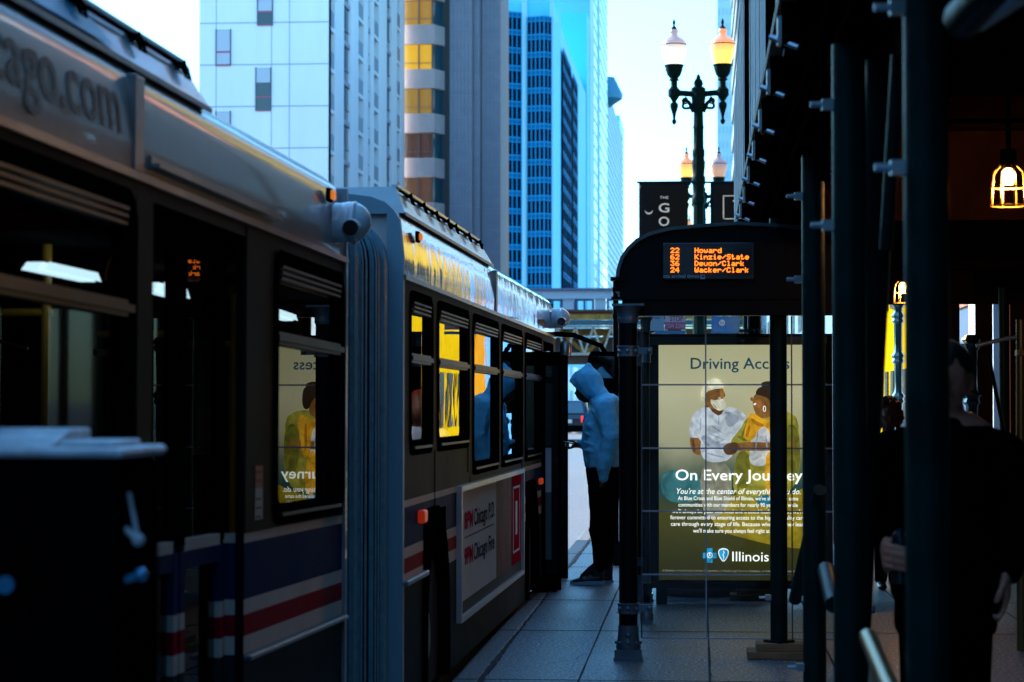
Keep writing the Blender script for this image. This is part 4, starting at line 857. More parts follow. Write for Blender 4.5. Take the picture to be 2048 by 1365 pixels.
for Y in [y*1.35-1 for y in range(19)]:
    m = MB(); m.box((.30, Y-.05, 2.795), (3.4, Y+.05, 2.82)); m.box((.30, Y-.008, 2.82), (3.4, Y+.008, 2.93)); m.box((.30, Y-.05, 2.93), (3.4, Y+.05, 2.95)); bo = m.build('cross_beam', M_beam, shed)
    m = MB(); m.box((.285, Y-.04, 2.80), (.2995, Y+.04, 2.90)); m.tube([(.26, Y, 2.83), (.36, Y-.06, 2.78)], .012, 8); m.build('beam_clamp', M_clamp, bo)
for i in range(10): m = MB(); m.box((.36+i*.31, -2, 2.955), (.36+i*.31+.29, 24, 3.0)); m.build('deck_plank', M_deck, shed)
# hanging dark boards below the beam line on the street side
for a, b in ((3.0, 5.9), (6.0, 8.9), (9.0, 11.6)): m = MB(); m.box((.545, a, 2.44), (.57, b, 2.95)); m.build('fascia_board', M_deck, shed)
for yb_, z0_ in ((8.0, 2.55), (11.9, 2.42), (14.6, 2.32), (23.9, 2.48)): m = MB(); m.box((.60, yb_, z0_), (3.55, yb_+.04, 2.94)); m.build('cross_board', M_deck, shed)  # cross boards, added to black out bright gaps below the deck
for xa_, xb_, yb_ in ((1666, 1735, 24.1), (1952, 1986, 24.3), (2021, 2200, 24.3), (1846, 1920, 24.4)): m = MB(); m.box((P(xa_, 800, yb_).x, yb_, .002), (P(xb_, 800, yb_).x, yb_+.05, 2.7)); m.build('dark_gap_sheet', M_deck, shed)  # dark sheets added to black out gaps at the end of the passage
M_ply = mat('weathered_plywood', (.42, .44, .46), .75, var=.6, scale=3, bump=.006, bscale=14, streak=(8, 8, .6))
def parapet(y0, y1, x, z0, z1, z1b=None, name='parapet_panel'):
    m = MB(); n = max(1, int((y1-y0)/.2)); zb = z1 if z1b is None else z1b
    for k in range(n):
        a = y0+(y1-y0)*k/n; b = y0+(y1-y0)*(k+1)/n-.006; j = random.uniform(-.004, .004); zt_ = z1+(zb-z1)*(k/n)
        m.add([(x+j, a, z0), (x+j+.02, a, z0), (x+j+.02, b, z0), (x+j, b, z0), (x+j, a, zt_), (x+j+.02, a, zt_), (x+j+.02, b, zt_), (x+j, b, zt_)], [(0, 3, 2, 1), (4, 5, 6, 7), (0, 1, 5, 4), (1, 2, 6, 5), (2, 3, 7, 6), (3, 0, 4, 7)])
    return m.build(name, M_ply, shed)
parapet(15.4, 21.0, .31, 2.93, 4.52, 4.15); parapet(11.2, 15.2, .33, 2.93, 5.2); parapet(6.0, 11.0, .36, 2.97, 5.0); parapet(-2, 5.8, .38, 2.97, 5.0)
m = MB(); m.box((.30, 15.22, 2.9), (.40, 15.38, 4.65)); m.build('parapet_post', M_beam, shed); m = MB(); m.box((.32, 11.03, 2.9), (.42, 11.16, 5.1)); m.build('parapet_post', M_beam, shed)
m = MB(); m.box((.29, -2, 2.955), (.35, 21, 3.0)); m.build('deck_edge', mat('deck_edge_wood', (.16, .11, .08), .7, var=.4), shed)
m = MB(); m.box((3.0, -2, 3.0), (3.05, 24, 5)); m.build('back_board', M_deck, shed)
# timber blocks
M_tim = mat('timber_block', (.22, .13, .06), .7, var=.4, scale=8, streak=(1, 6, 6))
def blocks(X, Y, label, w=.30):
    t = thing('timber_blocking', label, 'wood block', (X, Y, 0), 'timber blocks under the scaffold legs')
    m = MB(); m.box((X-w*.62, Y-.13, .002), (X+w*.62, Y+.13, .046)); m.build('plank', M_tim, t, bevel=.003)
    m = MB(); m.box((X-w*.45, Y-.11, .047), (X+w*.8, Y+.10, .090)); m.build('plank', M_tim, t, bevel=.003)
blocks(*pxs[5], 'two stacked timber planks under the scaffold leg just right of the glass wall')
blocks(*pxs[6], 'pair of pale timber blocks under the farther scaffold leg behind the glass')
for i in (2, 3, 4, 7, 8): blocks(*pxs[i], ['', '', 'timber blocks under the nearest thick scaffold leg', 'timber blocks under the second nearest scaffold leg', 'timber blocks under the third scaffold leg', '', '', 'timber blocks under the scaffold leg behind the advert box', 'timber blocks under the last scaffold leg'][i])
# cage lamps
M_bulb = emis('warm_bulb', (1.0, .62, .22), 9.0); M_cage = mat('brass_cage', (.55, .32, .08), .3, metal=.8, emit=.25, ecol=(.8, .3, .03))
M_cage = mat('brass_wire', (.75, .45, .12), .3, metal=.9)
def cage_lamp(px, py, Y, label):
    c = P(px, py, Y); t = thing('cage_lamp', label, 'lamp', tuple(c), 'caged work lamps under the scaffold')
    r = .078; h = .185; top = c.z+.09
    m = MB(); 
    for k in range(8):
        a = 2*PI*k/8+.2; ca, sa = math.cos(a), math.sin(a)
        m.tube([(c.x+ca*r*.45, c.y+sa*r*.45, top), (c.x+ca*r*.9, c.y+sa*r*.9, top-.035), (c.x+ca*r, c.y+sa*r, top-h*.55), (c.x+ca*r*1.02, c.y+sa*r*1.02, top-h)], .0028, 5)
    for rr_, zz_ in ((r, top-h*.55), (r*1.02, top-h), (r*.45, top)): m.tube([(c.x+rr_*math.cos(2*PI*k/20), c.y+rr_*math.sin(2*PI*k/20), zz_) for k in range(21)], .0035, 5)
    m.build('cage', M_cage, t)
    m = MB(); m.sphere((c.x, c.y, top-.055), (.034, .034, .042)); m.build('bulb', M_bulb, t)
    m = MB(); m.lathe((c.x, c.y, top), [(.03, -.015), (.04, 0), (.035, .07)], 14); m.tube([(c.x, c.y, top+.07), (c.x, c.y, 2.93)], .012, 8); m.build('socket', M_black, t)
    return c
c1 = cage_lamp(2017, 370, 10.5, 'nearer glowing caged bulb hanging at the right edge under the deck')
c2 = cage_lamp(1806, 583, 19.5, 'farther glowing caged bulb partly hidden behind the thick green scaffold leg')
for i, c in enumerate((c1, c2)):
    L = bpy.data.lights.new('bulb_light', 'POINT'); L.energy = 8; L.color = (1, .5, .18); L.shadow_soft_size = .04
    lo = bpy.data.objects.new('bulb_light', L); COL.objects.link(lo); lo.location = (c.x, c.y, c.z-.02)
# rails and tubes at right edge
rl = thing('handrail', 'shiny horizontal steel tube and thin diagonal stay at the right edge of the passage', 'rail', (P(2000, 680, 14).x, 14, 0))
m = MB(); m.tube([P(1952, 692, 14), P(2020, 676, 14), P(2100, 676, 14)], .013, 10); m.build('tube', M_clamp, rl)
m = MB(); m.tube([P(1976, 705, 14), P(2014, 895, 14)], .012, 8); m.build('stay', M_shel, rl)
m = MB(); m.tube([P(2042, 640, 14), P(2042, 1000, 14), V((P(2042, 1000, 14).x, 14, .001))], .03, 12); m.box(tuple(P(2034, 700, 13.95)), tuple(P(2052, 712, 14.05))); m.build('upright', mat('brass_tube', (.20, .17, .08), .35, metal=.7), rl)
for (px, Y, y0, y1, lab) in ((1797, 26, 618, 1200, 'ornate dark teal iron column before the yellow facade'), (1944, 19, 700, 1200, 'ornate dark teal iron column right of the thick scaffold leg')):
    q = P(px, 800, Y); z1 = P(px, y0, Y).z
    pr = [(.10, .001), (.10, .2), (.06, .25)]
    z = .3
    while z < z1-.1: pr += [(.045, z), (.05, z+.25), (.075, z+.28), (.06, z+.31), (.08, z+.34), (.05, z+.38)]; z += .45
    pr += [(.05, z1), (.09, z1+.05)]
    m = MB(); m.lathe((q.x, Y, 0), pr, 16, flute=.1); tag(m.build('iron_column', mat('teal_iron', (.03, .12, .14), .25, metal=.4, coat=.6), None), lab, 'column')

# ------------------------------------------------------------------ people
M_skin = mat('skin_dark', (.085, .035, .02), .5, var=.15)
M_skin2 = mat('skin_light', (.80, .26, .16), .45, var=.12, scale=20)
def grip(c, R_=.028, side=1, back=1, s=1.0, tilt=.25):
    """palm and five bent fingers closed round an upright thing at c; side=+1 fingers come from the right"""
    c = V(c); out = []
    out.append((c+V((side*.040, back*.020, .018)), (.020*s, .030*s, .042*s), c+V((side*.036, back*.022, -.022)), (.018*s, .028*s, .036*s)))
    for k in range(4):
        z = .034-.0215*k; L = (.92, 1.0, .96, .80)[k]; r = (.0088, .0092, .0088, .0078)[k]*s
        a = [V((side*(.044), back*.000, z)), V((side*.024*1, -.036*L, z-.004)), V((-side*.012*L, -.042*L, z-.008-tilt*.01)), V((-side*.034*L, -.020, z-.012-tilt*.01))]
        for p, q in zip(a, a[1:]): out.append((c+p, r*1.04, c+q, r*.95))
    t = [V((side*.036, .02, .03)), V((side*.012, .0, .058)), V((-side*.018, -.010, .060))]
    for p, q in zip(t, t[1:]): out.append((c+p, .0115*s, c+q, .0098*s))
    return out
def relaxed(c, side=1, s=1.0):
    """hand hanging down, fingers curled forward"""
    c = V(c); out = [(c+V((0, 0, .035)), (.022, .036, .030), c+V((0, -.004, -.030)), (.017, .040, .022))]
    for k in range(4):
        y = -.030+.0205*k; L = (.9, 1.0, .95, .75)[k]; a = [V((0, y, -.035)), V((-side*.006, y-.002, -.035-.040*L)), V((-side*.022, y-.002, -.045-.058*L)), V((-side*.038, y, -.042-.054*L))]
        for p, q in zip(a, a[1:]): out.append((c+p, .0088, c+q, .0078))
    t = [V((-side*.004, -.036, .02)), V((-side*.022, -.050, -.018)), V((-side*.032, -.046, -.045))]
    for p, q in zip(t, t[1:]): out.append((c+p, .0115, c+q, .0095))
    return out
# --- man in blue hoodie by the bus door
MY = 18.75
h = lambda x, y, dy=0: P(x, y, MY+dy)
base = G(1195, 1169)
man = thing('person', 'man in pale blue hoodie, hood up, looking at a phone by the bus door', 'person', (base.x, MY, 0))
K = MY/4600
bp = [(h(1172, 776), (.088, .078, .105)), (h(1167, 786), (.068, .062, .075)), (h(1171, 800), (.032, .038, .026)), (h(1154, 784), .013, h(1151, 787), .011), (h(1159, 794), (.02, .026, .009)), (h(1160, 797), (.018, .024, .008)),
      (h(1172, 775, -.078), (.016, .01, .028)), (h(1172, 775, .078), (.016, .01, .028)),
      (h(1180, 790), .055, h(1200, 812), .065), (h(1205, 820), (.10, .17, .10), h(1204, 930), (.11, .14, .10)),
      (h(1206, 818, -.17), .055, h(1220, 872, -.19), .042), (h(1220, 872, -.19), .042, h(1207, 955, -.17), .03),
      (h(1200, 818, .17), .055, h(1198, 880, .19), .042), (h(1198, 880, .19), .042, h(1160, 889, .08), .028),
      (h(1207, 950, -.09), .085, h(1203, 1055, -.1), .058), (h(1203, 1055, -.1), .058, h(1197, 1140, -.09), .036),
      (h(1211, 950, .09), .085, h(1208, 1052, .1), .058), (h(1208, 1052, .1), .058, h(1212, 1138, .1), .036),
      (h(1197, 1150, -.09), .035, h(1165, 1162, -.1), .03), (h(1212, 1148, .1), .035, h(1180, 1160, .11), .03)]
hc = h(1151, 891, .05)
bp += [(hc+V((.03, 0, 0)), (.035, .035, .022), hc+V((-.005, 0, -.004)), (.03, .036, .018))]
for k in range(4):
    L = (.9, 1, .95, .8)[k]; y = -.028+.019*k; a = [V((-.02, y, -.016)), V((-.055*L, y, -.026)), V((-.078*L, y+.002, -.008)), V((-.074*L, y+.004, .016))]
    for p, q in zip(a, a[1:]): bp.append((hc+p, .0095, hc+q, .0085))
a = [V((.02, -.034, .012)), V((-.02, -.040, .034)), V((-.052, -.026, .036))]
for p, q in zip(a, a[1:]): bp.append((hc+p, .0115, hc+q, .0095))
bp += [(h(1206, 960, -.17), .028, h(1203, 972, -.17), .024)]
blob('body', bp, M_skin, man, .007, 3)
M_hood = mat('hoodie_fleece', (.18, .60, .84), .85, spec=.2, var=.14, scale=12, bump=.006, bscale=16)
hp = [(h(1213, 803), (.115, .215, .075), h(1204, 850), (.155, .20, .12)), (h(1204, 850), (.155, .20, .12), h(1203, 895), (.172, .19, .10)), (h(1203, 895), (.172, .19, .10), h(1205, 925), (.155, .175, .055)), (h(1224, 822), (.075, .15, .11)),
      (h(1205, 934), (.150, .170, .02), h(1205, 930), (.152, .172, .03)),
      (h(1210, 816, -.20), .095, h(1221, 868, -.235), .078), (h(1221, 868, -.235), .078, h(1208, 935, -.20), .058), (h(1208, 935, -.20), .060, h(1207, 942, -.195), .055), (h(1207, 946, -.19), .047, h(1206, 956, -.185), .046),
      (h(1200, 816, .20), .095, h(1200, 880, .22), .072), (h(1200, 880, .22), .072, h(1168, 889, .10), .048), (h(1168, 889, .10), .048, h(1162, 889, .08), .042),
      (h(1197, 800), (.085, .12, .05), h(1206, 808), (.12, .16, .05)), (h(1171, 905, 0), (.03, .12, .05), h(1173, 925), (.02, .12, .03))]
for (x0, y0, x1, y1, dy) in ((1170, 866, 1190, 878, -.155), (1168, 884, 1192, 892, -.165), (1170, 900, 1188, 904, -.16), (1214, 848, 1228, 858, -.295), (1208, 868, 1226, 878, -.295), (1206, 893, 1220, 900, -.262), (1204, 914, 1217, 918, -.245), (1186, 822, 1200, 850, -.235), (1176, 850, 1190, 862, -.17)):
    hp.append((h(x0, y0, dy), .013, h(x1, y1, dy), .009))
hp += [(h(1172, 812, -.06), .007, h(1168, 850, -.05), .007), (h(1172, 812, .02), .007, h(1166, 846, .02), .007)]
blob('hoodie', hp, M_hood, man, .009, 3, disp=.035, dscale=7)
ho = blob('hood', [(h(1175, 764), (.125, .112, .125), h(1182, 776), (.115, .115, .12)), (h(1176, 741), (.06, .05, .045)), (h(1160, 748), (.05, .06, .03), h(1142, 762), (.014, .055, .012)), (h(1180, 775), (.10, .11, .10), h(1205, 798), (.085, .13, .06)), (h(1142, 762), (.012, .06, .012), h(1178, 797), (.012, .075, .012)), (h(1177, 732), .03, h(1179, 741), .04)], M_hood, man, .008, 4, disp=.012, dscale=7)
bm = bmesh.new(); bm.from_mesh(ho.data); pa, pb = h(1138, 764), h(1181, 803); dirv = (pb-pa).normalized(); nrm = V((dirv.z, 0, -dirv.x)).normalized()
if nrm.x > 0: nrm = -nrm
bmesh.ops.bisect_plane(bm, geom=bm.verts[:]+bm.edges[:]+bm.faces[:], plane_co=pa, plane_no=nrm, clear_outer=True); bm.to_mesh(ho.data); bm.free()
sd = ho.modifiers.new('s', 'SOLIDIFY'); sd.thickness = .010; sd.offset = -1
M_trou = mat('black_trousers', (.0025, .0025, .0035), .9, var=.3, spec=0, bump=.004, bscale=18)
blob('trousers', [(h(1206, 935), (.145, .165, .06), h(1208, 968), (.140, .16, .08)), (h(1208, 960, -.085), (.135, .095, .09), h(1203, 1050, -.1), (.103, .08, .08)), (h(1203, 1050, -.1), (.10, .08, .08), h(1200, 1120, -.09), .062), (h(1200, 1120, -.09), .062, h(1198, 1138, -.09), .05), (h(1184, 1060, -.12), .03, h(1196, 1100, -.13), .03),
     (h(1214, 960, .085), (.12, .09, .09), h(1212, 1050, .1), (.088, .075, .08)), (h(1212, 1050, .1), (.086, .075, .08), h(1213, 1128, .1), .052), (h(1213, 1128, .1), .05, h(1213, 1140, .1), .042)], M_trou, man, .010, 5, disp=.02, dscale=6)
M_shoe = mat('shoe_black', (.010, .010, .012), .4, coat=.3); M_sole = mat('shoe_sole', (.22, .42, .52), .5)
def shoe(ax, dy, par_):
    o_ = ax-1197; q = lambda x, y, d=0: h(x+o_, y, dy+d)
    s = blob('shoe', [(q(1194, 1150), (.062, .044, .05), q(1196, 1132), (.058, .046, .035)), (q(1197, 1156), (.052, .044, .035), q(1168, 1160), (.055, .045, .022)), (q(1168, 1159), (.05, .045, .024), q(1150, 1163), (.035, .038, .016)), (q(1184, 1138), .034, q(1166, 1153), .026)], M_shoe, par_, .007, 3)
    m = MB(); n = 24; outl = []
    for k in range(n):
        a = 2*PI*k/n; outl.append((math.cos(a), math.sin(a)))
    c = q(1175, 1169); L, Wd = 35.5*K, .052
    vs = [V((c.x+L*x, c.y+Wd*y*(1.0 if x < 0 else .86), .004)) for x, y in outl]; top = [V((c.x+L*.98*x, c.y+Wd*.98*y*(1.0 if x < 0 else .86), .030+.006*math.sin(x*3)+(.008 if x < -.8 else 0))) for x, y in outl]
    m.add(vs+top, [tuple(range(n))[::-1], tuple(range(n, 2*n))]+[(i, (i+1) % n, n+(i+1) % n, n+i) for i in range(n)]); m.build('sole', M_sole, s)
    m = MB()
    for i in range(4): m.tube([q(1188-5*i, 1143+4.2*i, -.02), q(1185-5*i, 1141+4.2*i, .02)], .004, 5)
    m.build('laces', mat('lace', (.03, .035, .04), .7), s)
shoe(1197, -.09, man); shoe(1214, .10, man)
m = MB(); a, b = h(1127, 884, .05), h(1156, 897, .05)
m.prism([V((a.x, MY+.02, a.z+.006)), V((b.x, MY+.02, a.z-.016)), V((b.x, MY+.02, a.z-.027)), V((a.x, MY+.02, a.z-.006))], 0, (0, .072, 0))
ph = m.build('smartphone', mat('phone_black', (.01, .012, .014), .15, coat=.5), None, bevel=.003); tag(ph, 'black smartphone held flat in the hooded man\'s hand', 'phone')
# --- dark coated man on the right, behind the thick scaffold leg
RY = 7.3
g = lambda x, y, dy=0: P(x, y, RY+dy)
M_coat = mat('black_coat', (.0012, .0012, .0015), .9, var=.3, spec=0, bump=.003, bscale=25)
rm = thing('person', 'man in long black coat behind the thick green scaffold leg, with lit hands', 'person', (g(1890, 1000).x, RY, 0))
rb = [(g(1892, 752), (.078, .095, .115)), (g(1892, 790, -.02), (.058, .07, .07)), (g(1892, 765, -.10), .016, g(1892, 778, -.108), .018), (g(1892, 796, -.09), (.026, .014, .010)), (g(1841, 765), (.012, .018, .032)), (g(1943, 765), (.012, .018, .032)),
      (g(1892, 820), .06, g(1892, 860), .07), (g(1892, 880), (.16, .10, .10), g(1892, 1120), (.14, .10, .12)),
      (g(1785, 905), .05, g(1758, 1030), .04), (g(1758, 1030), .04, g(1800, 1090, -.12), .028),
      (g(2000, 905), .05, g(2040, 1050), .04), (g(2040, 1050), .04, g(2020, 1145, -.05), .028),
      (g(1855, 1150), .08, g(1850, 1400), .055), (g(1850, 1400), .055, V((g(1850, 1400).x, RY, .09)), .04), (g(1930, 1150), .08, g(1935, 1400, .2), .055), (g(1935, 1400, .2), .055, V((g(1935, 1400).x, RY+.3, .10)), .04),
      (V((g(1850, 1400).x, RY, .05)), .035, V((g(1850, 1400).x, RY-.16, .035)), .03), (V((g(1935, 1400).x, RY+.3, .05)), .035, V((g(1935, 1400).x, RY+.14, .035)), .03)]
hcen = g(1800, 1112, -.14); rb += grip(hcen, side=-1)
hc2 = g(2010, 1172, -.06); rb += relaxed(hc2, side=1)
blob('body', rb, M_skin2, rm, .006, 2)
blob('coat', [(g(1892, 885), (.19, .13, .08), g(1892, 960), (.19, .14, .12)), (g(1892, 960), (.19, .14, .12), g(1892, 1180), (.175, .15, .12)), (g(1892, 1180), (.175, .15, .12), g(1890, 1262), (.165, .16, .03)),
      (g(1892, 850), (.085, .09, .04), g(1892, 880), (.16, .12, .06)), (g(1782, 915), .085, g(1765, 1030), .07), (g(1765, 1030), .07, g(1786, 1098, -.09), .045), (g(2002, 915), .085, g(2034, 1050), .07), (g(2034, 1050), .07, g(2018, 1140, -.05), .046),
      (g(1805, 1150, -.08), .05, g(1800, 1190, -.08), .03)], M_coat, rm, .012, 4, disp=.03, dscale=4)
blob('trousers', [(g(1892, 1180), (.15, .12, .08)), (g(1850, 1200), .09, g(1848, 1400), .075), (g(1848, 1400), .075, V((g(1850, 1400).x, RY, .10)), .06), (g(1932, 1200), .09, g(1935, 1400, .2), .075), (g(1935, 1400, .2), .075, V((g(1935, 1400).x, RY+.3, .12)), .06)], M_coat, rm, .012, 3)
blob('hair', [(g(1892, 732, .01), (.085, .10, .085)), (g(1892, 750, .03), (.086, .085, .08))], mat('hair_black', (.006, .005, .005), .7), rm, .01, 2, disp=.01, dscale=20)
for xx, yy in ((g(1850, 1400).x, RY), (g(1935, 1400).x, RY+.3)): blob('shoe', [(V((xx, yy+.04, .05)), (.045, .06, .045), V((xx, yy-.15, .035)), (.045, .06, .03))], M_shoe, rm, .01, 2)
m = MB(); m.tube([hcen+V((0, 0, -.085)), hcen+V((0, 0, .062)), hcen+V((0, 0, .070)), hcen+V((0, 0, .085))], [.026, .026, .012, .012], 16)
tag(m.build('drink_bottle', mat('bottle_dark', (.015, .02, .03), .2, coat=.6), None), 'small dark bottle gripped in the coated man\'s lit hand', 'bottle')
m = MB(); m.lathe(tuple(hc2+V((-.006, .010, -.052))), [(.0098, -.002), (.0098, .002)], 12); m.build('ring', mat('gold_ring', (.8, .6, .3), .2, metal=1), rm)
# --- woman farther down the passage
WY = 18.4
wv = lambda x, y, dy=0: P(x, y, WY+dy)
wm_ = thing('person', 'woman with reddish curly hair and dark clothes beyond the scaffold legs', 'person', (wv(1775, 1000).x, WY, 0))
blob('body', [(wv(1779, 832), (.075, .09, .11)), (wv(1780, 845, -.03), (.055, .06, .06)), (wv(1781, 836, -.09), .012, wv(1782, 842, -.10), .014), (wv(1781, 850, -.08), (.022, .012, .008)), (wv(1777, 850), .05, wv(1777, 875), .05), (wv(1777, 890), (.14, .09, .09), wv(1775, 990), (.13, .09, .10)),
     (wv(1745, 895), .04, wv(1740, 960), .035), (wv(1740, 960), .035, wv(1744, 1015), .025), (wv(1808, 895), .04, wv(1814, 960), .035), (wv(1814, 960), .035, wv(1810, 1015), .025),
     (wv(1766, 1000), .07, wv(1764, 1090), .05), (wv(1764, 1090), .05, wv(1762, 1160), .035), (wv(1786, 1000), .07, wv(1790, 1090, .1), .05), (wv(1790, 1090, .1), .05, wv(1790, 1155, .2), .035)]+relaxed(wv(1745, 1030), -1)+relaxed(wv(1810, 1030), 1), mat('skin_brown', (.16, .06, .035), .5), wm_, .008, 2)
hr = []; 
for k in range(60):
    a = random.uniform(0, 2*PI); e_ = random.uniform(-.9, 1.5); r_ = .095
    p = wv(1778, 826, .02)+V((r_*1.0*math.cos(a)*math.cos(e_), r_*math.sin(a)*math.cos(e_), .12*math.sin(e_)))
    if math.sin(a)*math.cos(e_) < -.45 and e_ < .5: continue
    hr.append((p, .022, p+V((random.uniform(-.02, .02), .01, -.03)), .018))
hr.append((wv(1777, 824, .03), (.085, .08, .10)))
blob('hair', hr, mat('hair_auburn', (.16, .03, .012), .6, bump=.006, bscale=60), wm_, .008, 1)
blob('coat', [(wv(1777, 885), (.16, .11, .06), wv(1776, 1000), (.17, .13, .10)), (wv(1776, 1000), (.17, .13, .10), wv(1776, 1070), (.19, .15, .05)), (wv(1777, 868), (.07, .08, .03), wv(1777, 885), (.14, .1, .05)), (wv(1745, 895), .06, wv(1739, 960), .055), (wv(1739, 960), .055, wv(1744, 1018), .04), (wv(1808, 895), .06, wv(1815, 960), .055), (wv(1815, 960), .055, wv(1810, 1018), .04)], M_coat, wm_, .012, 3, disp=.03, dscale=4)
blob('trousers', [(wv(1766, 1040), .085, wv(1764, 1095), .065), (wv(1764, 1095), .065, wv(1762, 1158), .05), (wv(1788, 1040), .085, wv(1790, 1095, .1), .065), (wv(1790, 1095, .1), .065, wv(1790, 1156, .2), .05)], M_coat, wm_, .01, 3)
for xx, dy in ((1762, 0), (1790, .2)): q = wv(xx, 1160, dy); blob('shoe', [(V((q.x, q.y+.03, .045)), (.04, .05, .04), V((q.x, q.y-.13, .03)), (.04, .05, .026))], M_shoe, wm_, .01, 2)
# --- seated passenger behind the first front window
def bu(px, py, x): q = inbus(px, py, x, MF); return q
pc = bu(838, 812, -.75)
pas = thing('person', 'seated passenger with reddish hair and pale jacket behind the window after the bellows', 'person', tuple(MF @ V((pc.x, pc.y, .6))))
mv = lambda a, b, c: MF @ V((pc.x+a, pc.y-b, pc.z+c))
blob('body', [(mv(0, 0, 0), (.075, .085, .10)), (mv(0, .07, -.04), (.05, .04, .05)), (mv(0, .10, -.02), .013), (mv(0, -.02, -.10), .045, mv(0, -.03, -.17), .05), (mv(0, -.03, -.22), (.17, .10, .08), mv(0, -.05, -.55), (.15, .11, .10)),
     (mv(.16, -.02, -.22), .045, mv(.19, .06, -.42), .04), (mv(.19, .06, -.42), .04, mv(.09, .26, -.36), .028), (mv(-.16, -.02, -.22), .045, mv(-.19, .06, -.42), .04), (mv(-.19, .06, -.42), .04, mv(-.03, .26, -.36), .028),
     (mv(.08, -.05, -.6), .075, mv(.09, .38, -.6), .06), (mv(.09, .38, -.6), .06, mv(.09, .40, -1.24), .04), (mv(-.08, -.05, -.6), .075, mv(-.09, .38, -.6), .06), (mv(-.09, .38, -.6), .06, mv(-.09, .40, -1.24), .04)]+
     [(mv(.05+.018*k, .29, -.36), .009, mv(.03+.018*k, .33, -.35+.01*k), .008) for k in range(4)], mat('skin_brown', (.16, .06, .035)), pas, .01, 2)
blob('hair', [(mv(0, -.03, .03), (.088, .085, .09)), (mv(0, -.07, -.04), (.08, .06, .11))], mat('hair_red', (.30, .035, .012), .5, bump=.005, bscale=50), pas, .01, 2, disp=.02, dscale=20)
blob('jacket', [(mv(0, -.03, -.20), (.18, .12, .06), mv(0, -.05, -.55), (.17, .14, .10)), (mv(.16, -.02, -.23), .068, mv(.20, .06, -.42), .058), (mv(.20, .06, -.42), .058, mv(.10, .22, -.37), .042), (mv(-.16, -.02, -.23), .068, mv(-.20, .06, -.42), .058), (mv(-.20, .06, -.42), .058, mv(-.04, .22, -.37), .042)], mat('jacket_pale', (.55, .60, .70), .7, bump=.005, bscale=20), pas, .012, 3, disp=.02, dscale=6)
blob('trousers', [(mv(.08, -.05, -.62), .09, mv(.09, .36, -.60), .075), (mv(.09, .38, -.6), .075, mv(.09, .40, -1.22), .055), (mv(-.08, -.05, -.62), .09, mv(-.09, .36, -.60), .075), (mv(-.09, .38, -.6), .075, mv(-.09, .40, -1.22), .055)], M_coat, pas, .014, 2)
m = MB(); m.box((pc.x+.01, pc.y-.32, pc.z-.40), (pc.x+.09, pc.y-.31, pc.z-.26)); tag(m.build('smartphone', MATS['phone_black'], None, MF), 'dark smartphone held up by the seated bus passenger', 'phone')
MB().box((-1.0, pc.y-.25, .282), (-.5, pc.y+.25, pc.z-.70)).box((-1.0, pc.y+.24, .30), (-.5, pc.y+.32, pc.z-.10)).build('seat', M_int, bus, MF)
strip_f = MB().box((-1.0, pc.y-1.1, 2.105), (-.8, pc.y-.3, 2.118)).build('ceiling_or_fill_light', emis('passenger_fill_glow', (.80, .82, 1.0), 16), bus, MF)  # glow strip added near the passenger only to brighten her

# ------------------------------------------------------------------ cars up the street
def car(X, Y, label, col, L=4.5, W_=1.85, H_=1.62, tail=True):
    t = thing('parked_car', label, 'car', (X, Y+L/2, -.15)); z0 = -.15; mc = mat('car_paint_%s' % col[0], col[1], .2, coat=1)
    prof = [(0, .35), (0, .95), (.10, 1.05), (.55, H_), (2.6, H_), (3.2, 1.08), (4.3, .95), (4.5, .7), (4.5, .35)]
    m = MB(); w = W_/2
    vs = []
    for s in (-1, 1):
        for y, z in prof: vs.append((X+s*w*(.82 if z > 1.3 else 1), Y+y*L/4.5, z0+z))
    n = len(prof); m.add(vs, [tuple(range(n)), tuple(range(2*n-1, n-1, -1))]+[(i, n+i, n+(i+1) % n, (i+1) % n) for i in range(n)])
    bo = m.build('body', mc, t, bevel=.05)
    gm = mat('car_glass', (.05, .12, .16), .05, coat=1)
    m = MB(); m.add([(X-w*.78, Y+.13, z0+1.10), (X+w*.78, Y+.13, z0+1.10), (X+w*.68, Y+.48, z0+H_-.08), (X-w*.68, Y+.48, z0+H_-.08)], [(0, 1, 2, 3)]); m.v = [p+V((0, -.03, .012)) for p in m.v]; m.build('rear_window', gm, t)
    for s in (-1, 1):
        m = MB(); m.add([(X+s*(w*.965+.01), Y+.6, z0+1.08), (X+s*(w*.965+.01), Y+3.0, z0+1.08), (X+s*(w*.84+.01), Y+2.55, z0+H_-.08), (X+s*(w*.84+.01), Y+.75, z0+H_-.08)], [(0, 1, 2, 3)]); m.build('side_window', gm, t)
        m = MB(); m.box((X+s*w*.98, Y-.02, z0+.75), (X+s*w*.68, Y+.03, z0+1.0)); m.build('tail_light', mat('tail_lamp', (.6, .01, .01), .3, emit=1.2, ecol=(1, .03, .02)), t)
        for y in (.85, 3.55):
            m = MB(); m.lathe((X+s*(w-.1), Y+y, z0+.34), [(.2, -.11), (.33, -.10), (.34, -.06), (.34, .06), (.33, .10), (.2, .11)], 20, 'x'); wh = m.build('wheel', MATS['tyre'], t)
            m = MB(); m.lathe((X+s*(w-.1), Y+y, z0+.34), [(.2, -.115), (.05, -.118), (.05, .118), (.2, .115)], 14, 'x'); m.build('rim', M_trim, wh)
    m = MB(); m.box((X-w*.95, Y-.06, z0+.38), (X+w*.95, Y+.02, z0+.62)); m.build('bumper', M_black, t); m = MB(); m.box((X-.26, Y-.035, z0+.72), (X+.26, Y-.01, z0+.86)); m.build('number_plate', mat('plate_white', (.6, .62, .65), .4), t)
    return t
def gx(px, Y): return P(px, 850, Y).x
car(gx(1164, 112), 112, 'dark car driving away, centred between the bus door and the hooded man', ('black', (.01, .012, .015)))
